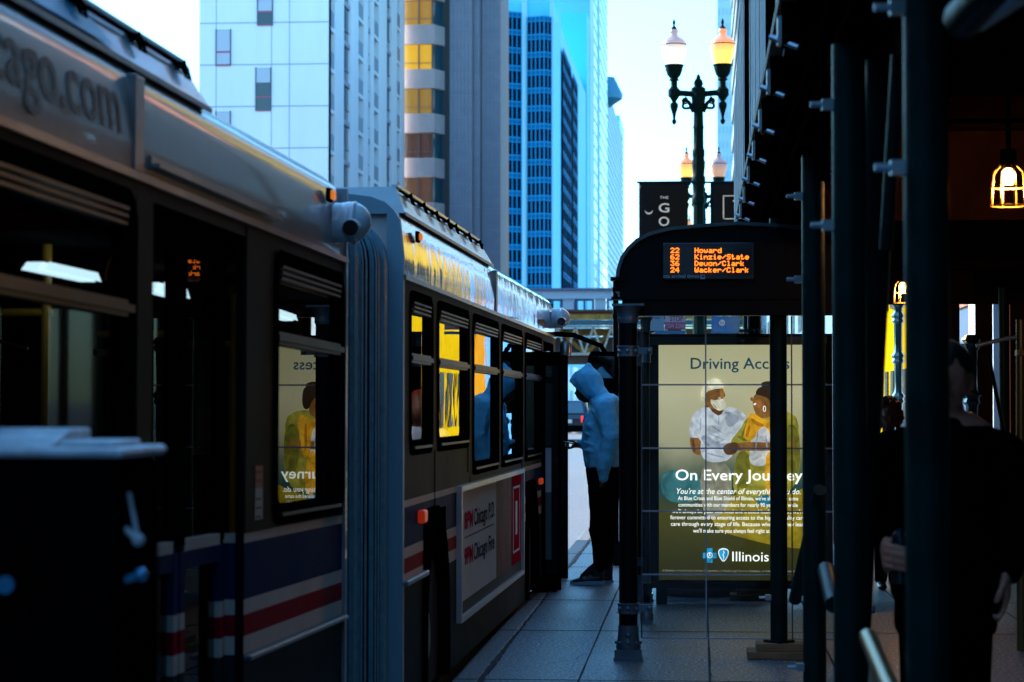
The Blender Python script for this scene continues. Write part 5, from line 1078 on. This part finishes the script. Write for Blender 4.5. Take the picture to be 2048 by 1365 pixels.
car(gx(1131, 92), 92, 'black car with red tail light peeking out left behind the bus door edge', ('dark_blue', (.012, .015, .02)))
car(gx(1238, 128), 128, 'pale van like car glimpsed between the sign pole and the shelter post', ('silver', (.5, .52, .55)), H_=1.9)
car(gx(1104, 150), 150, 'grey car farthest along the street, mostly behind the bus front', ('grey', (.2, .22, .24)))

# ------------------------------------------------------------------ trees
def tree(X, Y, H_, R_, label, n=420):
    t = thing('street_tree', label, 'tree', (X, Y, 0), 'small trees along the far pavement')
    m = MB(); m.tube([(X, Y, 0), (X+.1, Y, H_*.4), (X, Y+.1, H_*.8)], [.16, .12, .05], 8)
    for k in range(9): a = k*2.4; m.tube([(X, Y, H_*(.35+.04*k)), (X+R_*.4*math.cos(a), Y+R_*.4*math.sin(a), H_*(.5+.05*k)), (X+R_*.8*math.cos(a), Y+R_*.8*math.sin(a), H_*(.56+.05*k))], [.06, .04, .015], 6)
    m.build('trunk', mat('bark', (.03, .025, .02), .9, var=.3), t)
    m = MB()
    cl = [(V((random.gauss(0, R_*.45), random.gauss(0, R_*.45), H_*random.uniform(.5, .98))), random.uniform(.25, .5)*R_) for _ in range(16)]
    for k in range(n):
        c_, r_ = random.choice(cl); p = V((X, Y, 0))+c_+V((random.gauss(0, 1), random.gauss(0, 1), random.gauss(0, .8)))*r_*.5
        u = V((random.gauss(0, 1), random.gauss(0, 1), random.gauss(0, 1))).normalized(); v_ = u.orthogonal().normalized(); s = random.uniform(.08, .2)
        m.cur = random.randint(0, 1); m.add([p-u*s, p+v_*s*.6, p+u*s, p-v_*s*.6], [(0, 1, 2, 3)])
    m.build('crown', [mat('leaf_dark', (.03, .06, .04), .6), mat('leaf_mid', (.05, .10, .05), .6)], t, fixn=False)
tree(gx(1212, 140), 140, 3.5, 1.0, 'small dark tree right of the hooded man\'s head under the railway'); tree(gx(1224, 158), 158, 3.3, 1.0, 'smaller dark tree just right of the first one under the railway'); tree(gx(1186, 240), 240, 4.6, 1.6, 'distant tree beyond the elevated railway', 300)

# ------------------------------------------------------------------ elevated railway
EY = 172.0
el = thing('elevated_railway', 'elevated railway crossing the street on tan steel trusses with a white station walkway above', 'railway bridge', (-10, EY, 0))
ez = lambda py: CAMH+(800-py)/4600*EY
M_rust = mat('el_tan_steel', (.80, .36, .06), .6, var=.45, scale=1.5); M_brown = mat('el_brown', (.16, .06, .03), .7, var=.5, scale=2); M_white = mat('el_white', (.62, .66, .74), .6, var=.12, scale=1); M_pale = mat('el_pale_steel', (.90, .62, .42), .5, var=.25, scale=2)
XA, XB = -32, 12
def elb(name, y0, y1, d0, d1, mt, x0=XA, x1=XB): m = MB(); m.box((x0, EY+d0, ez(y1)), (x1, EY+d1, ez(y0))); return m.build(name, mt, el)
elb('walkway_roof', 577, 581, -.6, 6, mat('el_slate', (.16, .18, .30), .5)); elb('walkway_fascia', 581, 597, -.2, .2, M_white); elb('walkway_moulding', 595, 598, -.35, -.2, M_white); elb('walkway_moulding', 583, 584.5, -.35, -.2, M_white)
elb('track_floor', 620, 624, -.6, 6, M_brown); elb('girder', 624, 640, -.1, .2, M_rust); elb('girder_flange', 621, 628, -.3, -.1, M_brown); elb('service_pipe', 641, 651, -.5, .0, mat('el_teal', (.06, .14, .17), .4, var=.4)); elb('truss_top_chord', 652, 656, -.2, .1, M_pale); elb('rear_girder', 655, 670, 3, 3.3, M_rust)
elb('rear_soffit', 672, 712, 3.6, 3.7, mat('el_soffit', (.20, .15, .15), .8, var=.3)); elb('truss_bottom_chord', 706, 711, -.2, .1, M_pale); elb('lower_beam', 711, 728, .3, 3.3, M_brown)
for k in range(9):
    x = gx(1024+97*k*.62, EY); x0, x1 = gx(1126+ (k-2)*64, EY), gx(1148+(k-2)*64, EY)
    m = MB(); m.box((x0, EY-.1, ez(620)), (x1, EY+.1, ez(597))); m.build('walkway_pier', M_white, el)
    m = MB(); q0, q1 = x1+.05, gx(1148+(k-2)*64+42, EY)-.05; m.cur = 0; m.box((q0, EY+.0, ez(602)), (q1, EY+.12, ez(598))); m.box((q0, EY, ez(619)), (q0+.18, EY+.12, ez(602))); m.box((q1-.18, EY, ez(619)), (q1, EY+.12, ez(602))); m.box(((q0+q1)/2-.08, EY, ez(619)), ((q0+q1)/2+.08, EY+.12, ez(602)))
    m.build('window_frame', mat('el_window_blue', (.03, .10, .25), .4), el)
for k in range(-2, 14):
    xa = gx(1097+36*k, EY); xm = gx(1097+36*k+18, EY); xe = gx(1097+36*k+36, EY)
    m = MB(); m.beam((xa, EY-.05, ez(708)), (xm, EY-.05, ez(655)), .12, .14); m.beam((xm, EY-.05, ez(655)), (xe, EY-.05, ez(708)), .12, .14); m.build('truss_diagonal', M_pale, el)
    if k % 3 == 0: m = MB(); m.beam((xm, EY+2.6, ez(660)), (gx(1097+36*k+72, EY), EY+2.6, ez(708)), .3, .3); m.beam((xm, EY+2.6, ez(660)), (gx(1097+36*k-40, EY), EY+2.6, ez(708)), .3, .3); m.build('rear_brace', M_rust, el)
for x in (-27.6, -1.0, 3.2):
    m = MB(); m.box((x-.25, EY-.1, 0.001), (x+.25, EY+.4, ez(711))); m.box((x-.25, EY+3, 0.001), (x+.25, EY+3.5, ez(711))); m.build('support_column', M_brown, el)
m = MB()
for k in range(60): x = XA+.7*k; m.sphere((x, EY-.12, ez(634)), .05, 6, 4)
m.build('rivets', M_brown, el)

# ------------------------------------------------------------------ buildings
def YonX(px, X): d = ray(px, 700); return X/d.x*d.y
def panel_mat(name, col, rough=.7, var=.12, scale=.15): return mat(name, col, rough, var=var, scale=scale)
# white slab tower
WYY = 158.0; wz = lambda py: CAMH+(800-py)/4600*WYY
WX = gx(655, WYY); WL = gx(396, WYY)
M_wc = mat('white_concrete', (.93, .90, .88), .7, var=.06, scale=.5, streak=(1, 1, .15))
wb = thing('apartment_tower', 'white concrete apartment tower with balconies on its street side rising above the bus', 'building', (WX, WYY, 0))
m = MB(); m.box((WL, WYY, -.1), (WX-.0, WYY+1.2, 62)); m.box((WL, WYY+1.2, -.1), (WX-1.3, 199.5, 62)); m.build('wall', M_wc, wb)
M_jt = mat('panel_joint', (.35, .38, .42), .8); M_rail = mat('balcony_panel', (.22, .27, .33), .5, var=.1); M_dk = glass('tower_window', (.05, .06, .07), .02, 1.6); M_dkb = mat('tower_window_dark', (.035, .045, .055), .1, spec=.8); M_pinkf = mat('pink_frame', (.40, .10, .16), .5); M_blind = mat('blind', (.55, .56, .6), .7)
fl = [wz(129)+2.9*k for k in range(-8, 12)]
for k in range(-8, 12):
    z = wz(119)+2.93*k
    if 0 < z < 62: m = MB(); m.box((WL, WYY-.03, z-.03), (WX, WYY-.005, z+.03)); m.build('panel_joint', M_jt, wb)
for px in (541, 577, 430): x = gx(px, WYY); m = MB(); m.box((x-.02, WYY-.025, 0), (x+.02, WYY-.004, 62)); m.build('panel_joint', M_jt, wb)
def wwin(x0, x1, y0, y1, bars, blind=None):
    a, b = gx(x0, WYY), gx(x1, WYY); m = MB(); m.box((a, WYY-.06, wz(y1)), (b, WYY-.04, wz(y0))); w_ = m.build('window', M_dkb, wb)
    m = MB(); m.box((a-.06, WYY-.10, wz(y1)-.08), (b+.06, WYY-.0, wz(y1))); 
    for by in bars: m.box((a, WYY-.09, wz(by)-.06), (b, WYY-.061, wz(by)+.06))
    m.build('sill', M_pinkf, w_); m = MB(); m.box((a-.07, WYY-.09, wz(y1)), (a, WYY-.0, wz(y0)+.06)); m.box((b, WYY-.09, wz(y1)), (b+.07, WYY-.0, wz(y0)+.06)); m.build('frame', mat('slate_frame', (.07, .10, .14), .5), w_)
    if blind: m = MB(); m.box((a+.01, WYY-.075, wz(blind)), (b-.01, WYY-.062, wz(y0)-.02)); m.build('blind', M_blind, w_)
for dy in (-172, -86 if False else -999): pass
wwin(514, 542, -40, 38, [12], 10); wwin(511, 539, 127, 212, [186], 156); wwin(431, 458, 48, 119, [93], 118); wwin(511, 539, 300, 385, [360], 325); wwin(431, 458, 215, 290, [262], 240)
# street side: pilasters, slabs, balconies, windows
cols = [('b', 656.5, 669), ('w', 687, 700), ('b', 716, 727), ('n', 735.5, 740.5), ('b', 747.5, 757.5), ('w', 773, 782), ('b', 793.5, 800.5), ('w', 812, 820)]
prev = WYY+.0
for kind, a, b in cols[:-1]:
    ya, yb = YonX(a, WX), YonX(b, WX)
    m = MB(); m.box((WX-1.3, prev+(1.2 if prev == WYY else 0), -.1), (WX, ya, 62)); m.build('pilaster', M_wc, wb); prev = yb
    for z in fl:
        if z < 12 or z > 40: continue
        if kind == 'b':
            m = MB(); m.box((WX-1.3, ya, z), (WX-.02, yb, z+.28)); m.build('slab', M_wc, wb)
            m = MB(); m.box((WX-.12, ya, z-2.62), (WX-.06, yb, z-1.45)); bl_ = m.build('balcony_rail', M_rail, wb)
            m = MB(); m.box((WX-1.29, ya+.3, z-2.6), (WX-1.27, yb-.3, z-.2)); m.build('balcony_door', M_dkb, bl_)
        else:
            m = MB(); m.box((WX-.25, ya, z-.05), (WX-.03, yb, z+.28)); m.build('slab', mat('spandrel_pinkish', (.40, .36, .42), .7), wb)
            m = MB(); m.box((WX-.22, ya, z-2.62), (WX-.18, yb, z-.05)); w_ = m.build('window', M_dkb, wb)
            m = MB(); m.box((WX-.18, ya, z-1.78), (WX-.12, yb, z-1.70)); 
            if kind == 'w': m.box((WX-.18, (ya+yb)/2-.05, z-1.70), (WX-.12, (ya+yb)/2+.05, z-.05)); m.box((WX-.177, (ya*.4+yb*.6), z-1.68), (WX-.165, yb-.2, z-.1))
            m.build('frame', mat('slate_frame', (.07, .10, .14)), w_)
m = MB(); m.box((WX-1.3, prev, -.1), (WX, 199.5, 62)); m.build('pilaster', M_wc, wb)
# tan office building with lit bays
TYY = 200.0; tz = lambda py: CAMH+(800-py)/4600*TYY; tx = lambda px: gx(px, TYY)
tb = thing('office_block', 'brown pinkish office block with lit amber window bays and ribbed stone piers', 'building', (tx(870), TYY, 0))
M_tan = mat('tan_concrete', (.60, .42, .38), .7, var=.12, scale=.8); M_rib = mat('ribbed_stone', (.36, .32, .36), .7, var=.12, scale=1)
m = MB(); m.box((tx(805), TYY+1.6, -.1), (tx(893), 222, 70)); m.build('core', mat('core_dark', (.05, .04, .035), .7), tb)
ftop = [(42, 81), (133, 170), (223, 259), (312, 350)]
pitch = (tz(42)-tz(312))/3
for k in range(-4, 6):
    zt_ = tz(42)-pitch*k; zb = zt_-(tz(42)-tz(81))
    if zb < 0: continue
    m = MB(); m.prism([V((tx(805), TYY, zb)), V((tx(868), TYY, zb)), V((tx(891), TYY+2.2, zb)), V((tx(891), TYY+2.6, zb)), V((tx(805), TYY+2.6, zb))], 0, (0, 0, zt_-zb)); m.build('spandrel', M_tan, tb, bevel=.03)
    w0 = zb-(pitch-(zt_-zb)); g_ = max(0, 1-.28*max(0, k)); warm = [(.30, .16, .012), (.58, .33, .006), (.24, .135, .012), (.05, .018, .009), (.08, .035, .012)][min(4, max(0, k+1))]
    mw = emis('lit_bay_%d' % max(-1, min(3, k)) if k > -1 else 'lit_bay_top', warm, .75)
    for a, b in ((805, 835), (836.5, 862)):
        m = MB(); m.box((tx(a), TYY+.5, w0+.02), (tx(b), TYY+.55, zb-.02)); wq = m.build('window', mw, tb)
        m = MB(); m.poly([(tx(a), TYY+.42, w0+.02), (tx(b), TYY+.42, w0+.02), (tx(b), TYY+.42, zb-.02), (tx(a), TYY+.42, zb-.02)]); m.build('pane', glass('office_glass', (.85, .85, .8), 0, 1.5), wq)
        m = MB(); m.box((tx(b)-.02, TYY+.35, w0), (tx(b)+.1, TYY+.6, zb)); m.box((tx(a), TYY+.40, w0+.55), (tx(b), TYY+.415, w0+.62)); m.build('mullion', mat('mullion_bronze', (.10, .08, .08), .5), wq)
    m = MB(); m.add([(tx(864), TYY+.35, w0+.02), (tx(889), TYY+2.3, w0+.02), (tx(889), TYY+2.3, zb-.02), (tx(864), TYY+.35, zb-.02)], [(0, 1, 2, 3)]); m.build('corner_window', mat('teal_glass', (.01, .07, .09), .08, spec=.8), tb)
def ribbed(xa, xb, Y0, Y1, name):
    m = MB(); n = int(abs(xb-xa)/.32); m.box((xa, Y0+.06, -.1), (xb, Y1, 70))
    for i in range(n): x = xa+(xb-xa)*(i+.5)/n; m.box((x-.09, Y0, -.1), (x+.09, Y0+.07, 70))
    o_ = m.build(name, M_rib, tb)
    z = 1.0
    while z < 45: q = MB(); q.box((xa-.01, Y0-.02, z), (xb+.01, Y0-.003, z+.06)); q.build('stone_joint', M_jt, o_) if z > 14 else None; z += pitch/2
    return o_
ribbed(tx(893), tx(938), TYY+2.0, TYY+14, 'stone_pier'); ribbed(tx(939), tx(951), TYY+3.4, TYY+14, 'stone_pier'); ribbed(tx(952), tx(991), TYY+5.0, TYY+14, 'stone_pier')
# cyan glass tower
GYY = 450.0; gz_ = lambda py, Y=GYY: CAMH+(800-py)/4600*Y; cx_ = lambda px, Y=GYY: gx(px, Y)
gt = thing('glass_tower', 'pale cyan office tower with two tall dark blue window bays facing the street corner', 'building', (cx_(1060), GYY, 0))
M_cy = mat('cyan_cladding', (.08, .66, .86), .45, var=.08, scale=.06, spec=.6); M_cyl = mat('cyan_cladding_light', (.34, .72, .80), .45, var=.06, scale=.06)
M_navy = mat('navy_glass', (.002, .016, .035), .45, var=.5, scale=.25, spec=0); M_bandb = mat('blue_band', (.005, .13, .28), .5, var=.3, scale=.1, spec=0); M_mull = mat('blue_mullion', (.015, .26, .50), .5, spec=.1)
GX = cx_(1112); m = MB()
m.box((cx_(940), GYY, -.1), (cx_(1100), GYY+120, gz_(-6))); m.prism([V((cx_(1100), GYY, -.1)), V((GX, GYY+14, -.1)), V((GX, GYY+120, -.1)), V((cx_(1100), GYY+120, -.1))], 0, (0, 0, gz_(22)))
m.box((cx_(985), GYY+10, 0), (cx_(1085), GYY+60, gz_(-60))); m.build('wall', M_cy, gt)
m = MB()
for k in range(36): z = gz_(0)-3.52*k; m.box((cx_(990), GYY-.06, z), (cx_(1054.5), GYY-.0, z+.12)); m.box((cx_(1054.5), GYY-.06, z), (cx_(1100), GYY-.0, z+.12))
m.build('cladding_joint', M_cyl, gt)
m = MB()
for a, b in ((1043.5, 1055), (1105.5-3, 1108)): m.box((cx_(a), GYY-.5, 0), (cx_(b)-.01, GYY-.07, gz_(-6)))
m.build('light_pilaster', M_cyl, gt)
def bay(P0, P1, z0, z1, nv, parent, name='glass_bay', fl=3.52, dep=None):
    """a curtain wall bay from plan point P0 to P1"""
    P0 = V((*P0, 0)); P1 = V((*P1, 0)); d = P1-P0; nn = V((d.y, -d.x, 0)).normalized(); 
    m = MB(); q = lambda t, z, o_=0: P0+d*t+V((0, 0, z))+nn*o_
    k = 0; z = z1
    while z > z0:
        zb = max(z0, z-fl); zs = z-fl*.26
        m.cur = 1; m.add([q(0, zs), q(1, zs), q(1, z), q(0, z)], [(0, 1, 2, 3)]); m.cur = 0; m.add([q(0, zb), q(1, zb), q(1, zs), q(0, zs)], [(0, 1, 2, 3)])
        m.cur = 2; m.add([q(0, z-.12, .05), q(1, z-.12, .05), q(1, z+.12, .05), q(0, z+.12, .05)], [(0, 1, 2, 3)]); m.add([q(0, zs-.08, .05), q(1, zs-.08, .05), q(1, zs+.08, .05), q(0, zs+.08, .05)], [(0, 1, 2, 3)])
        z -= fl; k += 1
    m.cur = 2
    for i in range(nv+1):
        t = i/nv; e = .11/d.length; m.add([q(t-e, z0, .08), q(t+e, z0, .08), q(t+e, z1, .08), q(t-e, z1, .08)], [(0, 1, 2, 3)])
    return m.build(name, [M_navy, M_bandb, M_mull], parent)
# faceted dark bays (angled faces so they catch the sky differently)
bay((cx_(992), GYY-1.0), (cx_(1017), GYY-2.2), 20, gz_(22), 3, gt); bay((cx_(1017), GYY-2.2), (cx_(1043), GYY-.55), 20, gz_(22), 3, gt)
bay((cx_(1055.5), GYY-1.0), (cx_(1090), GYY-2.2), 20, gz_(32), 4, gt); bay((cx_(1090), GYY-2.2), (cx_(1103), GYY-.55), 20, gz_(32), 2, gt)
for a, b, n_ in ((1126, 1143, 9), (1146, 1156, 7)):
    bay((GX+.4, YonX(a, GX+.4)), (GX+.4, YonX(b, GX+.4)), 20, gz_(66), n_, gt)
m = MB(); m.box((GX-6, GYY+120.5, -.1), (cx_(1180, GYY+135), GYY+135, gz_(40, GYY+135))); m.build('rear_wing', M_cy, gt)
gt2 = thing('glass_slab_tower', 'bright aqua glass tower with white edges behind the dark bays of the cyan tower', 'building', (cx_(1190, 600), 600, 0))
X2_ = cx_(1186, 596); m = MB(); m.box((X2_-30, 596, -.1), (X2_, 690, 140)); m.build('wall', mat('aqua_glass', (.16, .62, .78), .15, var=.1, scale=.05), gt2)
m = MB(); m.box((X2_-.6, 595.4, 0), (X2_+.35, 596.4, 140)); m.box((X2_-.3, 628, 0), (X2_+.3, 632, 140)); m.build('white_fin', mat('white_metal', (.85, .88, .9), .5), gt2)
for k in range(34):
    m = MB(); z = 30+3.5*k; m.box((X2_, 597, z), (X2_+.12, 690, z+.35)); m.build('floor_edge', MATS['white_metal'], gt2)
for k in range(30): m = MB(); z = 31+3.5*k; m.box((cx_(1160, 596), 595.9, z), (X2_-1, 595.99, z+2.4)); m.build('window', mat('aqua_window', (.03, .22, .36), .1), gt2) if k > 22 else None
gt3 = thing('white_ribbed_tower', 'slender white tower with close floor lines and a round dark roof disc', 'building', (cx_(1215, 760), 760, 0))
X3_ = cx_(1212, 740); m = MB(); m.box((X3_-25, 740, -.1), (X3_, 900, gz_(160, 740))); m.build('wall', mat('white_facade', (.78, .84, .86), .6), gt3)
for k in range(40):
    z = 30+2.6*k
    if z < gz_(170, 740): m = MB(); m.box((X3_, 745, z), (X3_+.25, 900, z+.9)); m.build('window_band', mat('aqua_band', (.05, .42, .58), .3), gt3)
m = MB(); m.box((X3_-8, 741, gz_(160, 740)), (X3_-3, 760, gz_(148, 740))); m.lathe((X3_-.5, 760, gz_(190, 760)), [(1.0, -4), (5.2, -1.2), (5.4, .3), (2.6, 6.0)], 28); m.build('roof_disc', mat('disc_blue', (.05, .22, .32), .4), gt3)
gt4 = thing('aqua_slim_tower', 'slim light blue tower at the right edge of the tower group', 'building', (cx_(1232, 950), 950, 0))
m = MB(); m.box((cx_(1180, 950), 950, -.1), (cx_(1240, 950), 1000, gz_(230, 950))); m.build('wall', mat('aqua_pale', (.12, .58, .74), .3), gt4)
m = MB(); 
for k in range(26): m.box((cx_(1200, 950), 949.8, 20+5*k), (cx_(1239, 950), 949.9, 21.2+5*k)) if 20+5*k < gz_(240, 950) else None
m.build('floor_lines', M_cyl, gt4)
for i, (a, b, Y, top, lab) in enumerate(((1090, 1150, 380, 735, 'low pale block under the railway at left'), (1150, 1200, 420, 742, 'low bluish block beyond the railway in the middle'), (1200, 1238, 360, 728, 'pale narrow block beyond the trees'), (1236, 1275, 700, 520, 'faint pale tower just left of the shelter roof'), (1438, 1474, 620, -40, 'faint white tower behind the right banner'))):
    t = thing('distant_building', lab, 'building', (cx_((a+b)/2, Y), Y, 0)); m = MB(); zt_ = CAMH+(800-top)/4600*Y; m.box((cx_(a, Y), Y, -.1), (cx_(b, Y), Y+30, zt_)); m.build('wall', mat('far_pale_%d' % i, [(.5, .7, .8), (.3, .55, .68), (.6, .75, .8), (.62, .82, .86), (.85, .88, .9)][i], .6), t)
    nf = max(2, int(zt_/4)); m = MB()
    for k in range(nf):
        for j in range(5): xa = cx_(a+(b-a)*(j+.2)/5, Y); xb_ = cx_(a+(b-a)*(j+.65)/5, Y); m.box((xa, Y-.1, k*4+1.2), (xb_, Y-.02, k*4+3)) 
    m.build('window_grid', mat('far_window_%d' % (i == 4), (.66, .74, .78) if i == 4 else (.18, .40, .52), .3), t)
# right-hand street wall
M_dkst = mat('dark_storefront', (.008, .006, .006), .7, var=.4, spec=0)
RX = 4.0
rb0 = thing('storefront_building', 'dark storefront wall along the right side of the covered passage', 'building', (RX, 8, 0))
m = MB(); m.box((RX-.4, -44, 0.001), (RX+18, 27.5, 16)); m.build('wall', M_dkst, rb0)
for k in range(7): y = 1.5+3.6*k; m = MB(); m.box((RX-.44, y, .5), (RX-.405, y+2.6, 2.6)); m.build('shop_window', mat('shop_glass', (.01, .012, .014), .06), rb0)
m = MB(); m.box((RX-.55, 27.5, 0.001), (RX+18, 30, 20)); tag(m.build('pale_pilaster_wall', mat('pale_panel', (.45, .52, .60), .6, var=.15, scale=2), None), 'pale blue white panelled wall strip seen at the far right past the passage', 'wall')
def facade(y0, y1, H_, label, col, wcol, rows, colsn, name, x=RX, wh=1.8):
    t = thing(name, label, 'building', (x, (y0+y1)/2, 0)); m = MB(); m.box((x, y0, .001), (x+18, y1-.02, H_)); m.build('wall', col, t)
    for r_ in range(rows):
        for c_ in range(colsn):
            w = (y1-y0)/colsn; m = MB(); z = (.9 if wh < 1.5 else 4.2)+r_*(wh+1.3); m.box((x-.04, y0+w*(c_+.25), z), (x+.01, y0+w*(c_+.7), z+wh)); m.build('window', wcol, t)
    m = MB(); m.box((x-.25, y0, H_-.8), (x-.01, y1-.03, H_)); m.build('cornice', col, t); return t
M_yel = mat('yellow_paint', (.36, .22, .003), .8, var=.25, scale=.9, spec=0); M_yw = mat('yellow_facade_window', (.03, .025, .012), .2)
fa = facade(40, 55, 15, 'bright yellow painted building beyond the scaffold passage', M_yel, M_yw, 6, 10, 'yellow_building', wh=1.2)
m = MB(); m.box((RX-.05, 30, 2.9), (RX-.01, 38, 12)); tag(m.build('street_mural', mat('mural', (.75, .14, .03), .5, var=.9, scale=1.1), None), 'red and orange mural panel with white vertical lettering right of the scaffold leg', 'mural')
fb = facade(30.02, 37.98, 13, 'building with navy top and colourful mural between the pale wall and the yellow building', mat('navy_wall', (.02, .05, .12), .5), M_yw, 1, 2, 'mural_building')
q = P(1945, 640, 34); tmb = text_mb('CONA', (RX-.06, 31.0, 4.6), (0, 0, -1), (0, 1, 0), cap=.5, bold=.02, thick=.01); tmb.v = [V((RX-.065, p.y, p.z)) for p in tmb.v]; t_ = tmb.build('wall_lettering', mat('mural_white', (.75, .78, .8), .5), fb)
facade(55, 58, 17, 'orange brick building past the yellow one', mat('orange_wall', (.36, .15, .01), .8, var=.3, scale=.5, spec=0), M_yw, 3, 2, 'orange_building')
facade(58, 68, 24, 'blue glazed building on the right side of the street', mat('blue_wall', (.02, .20, .55), .5, var=.3, scale=.4), mat('blue_windows', (.02, .06, .12), .1), 6, 5, 'blue_building')
facade(68, 180, 30, 'white and grey building farther along the right side', mat('grey_white_wall', (.16, .24, .31), .8, spec=0, var=.1, scale=.2), mat('grey_windows', (.08, .12, .16), .15), 8, 16, 'grey_building')
bt = thing('balcony_tower', 'dark tower with stacked grey balcony slabs at the edge of the plywood parapet', 'building', (RX+.2, 200, 0))
m = MB(); m.box((RX+.6, 184, .001), (RX+20, 248, 60)); m.build('wall', mat('dark_teal_wall', (.03, .09, .11), .4), bt)
for k in range(18): m = MB(); z = 3+3.1*k; m.box((RX-.6, 186+(0), z), (RX+.6, 246, z+1.15)); m.build('balcony', mat('balcony_grey', (.16, .20, .22), .6), bt)
# unseen blocks added beside and behind the viewpoint to shade the foreground
def block(x0, x1, y0, y1, H_, label, col, nm='shade_block'):
    t = thing(nm, label, 'building', ((x0+x1)/2, (y0+y1)/2, 0)); m = MB(); m.box((x0, y0, -.1), (x1, y1, H_)); m.build('wall', col, t)
    return t
block(-48, -28, -60, 38, 32, 'tall unseen block added across the street to keep sun off the foreground', mat('shade_block_brown', (.20, .16, .14), .8, var=.2, scale=.5))
block(-48, -28, 38.1, 54, 13, 'lower unseen block added across the street to shape where sunlight falls', MATS['shade_block_brown'])
block(-26, 3.4, -80, -44, 22, 'unseen block added behind the viewpoint to cut sky light on the foreground', mat('shade_block_pale', (.30, .28, .26), .8, var=.2, scale=.5), 'rear_shade_block')
# cracks
cm = MB()
for (x, y, a, n_) in ((-.9, 12.9, 1.2, 22), (.3, 11.6, 1.9, 16), (-.3, 16.4, .4, 14), (.9, 15.2, 2.4, 18), (-1.0, 19.6, 1.5, 16)):
    for k in range(n_):
        a += random.uniform(-.5, .5); x2, y2 = x+.07*math.cos(a), y+.07*math.sin(a); w_ = random.uniform(.0012, .0035); nx, ny = -math.sin(a)*w_, math.cos(a)*w_
        cm.add([(x-nx, y-ny, .0085), (x+nx, y+ny, .0085), (x2+nx, y2+ny, .0085), (x2-nx, y2-ny, .0085)], [(0, 1, 2, 3)]); x, y = x2, y2
tag(cm.build('pavement_cracks', MATS['joint_dirt'], None), kind='structure')
# litter on the pavement
lt = MB()
for k in range(70):
    x = random.uniform(-1.1, 1.6); y = random.uniform(9, 24); s = random.uniform(.004, .016); a = random.uniform(0, PI)
    lt.add([(x+s*math.cos(a+i*PI/2)*(1.8 if i % 2 else .7), y+s*math.sin(a+i*PI/2)*(1.8 if i % 2 else .7), .007+.002*(i % 2)) for i in range(4)], [(0, 1, 2, 3)])
tag(lt.build('litter', mat('litter_scraps', (.62, .66, .68), .6), None), 'tiny pale scraps of litter scattered over the pavement', 'litter', kind='stuff')

# ------------------------------------------------------------------ light
sv = V((-.8, .40, .45)).normalized()
sun = bpy.data.lights.new('sun', 'SUN'); sun.energy = 3.5; sun.angle = math.radians(.5); sun.color = (1, .96, .90)
so = bpy.data.objects.new('sun', sun); COL.objects.link(so); so.rotation_euler = sv.to_track_quat('Z', 'Y').to_euler()
w = bpy.data.worlds.new('World'); S.world = w; w.use_nodes = True; nt = w.node_tree; bg = nt.nodes['Background']
sk = nt.nodes.new('ShaderNodeTexSky'); sk.sky_type = 'NISHITA'; sk.sun_disc = False; sk.sun_elevation = math.asin(sv.z); sk.sun_rotation = math.atan2(sv.x, sv.y)
sk.air_density = 1.0; sk.dust_density = 1.5; sk.ozone_density = 4.0
mx = nt.nodes.new('ShaderNodeMix'); mx.data_type = 'RGBA'; mx.blend_type = 'MULTIPLY'; mx.inputs['Factor'].default_value = 1; mx.inputs['B'].default_value = (.56, 1.0, 1.14, 1)
nt.links.new(sk.outputs[0], mx.inputs['A']); nt.links.new(mx.outputs['Result'], bg.inputs[0]); bg.inputs[1].default_value = .15
S.view_settings.view_transform = 'Standard'; S.view_settings.look = 'None'; S.view_settings.exposure = 1.95; S.view_settings.gamma = 1
S.render.engine = 'CYCLES'; S.cycles.use_denoising = True; S.cycles.max_bounces = 8; S.cycles.transparent_max_bounces = 16; S.cycles.glossy_bounces = 5; S.cycles.sample_clamp_indirect = 6
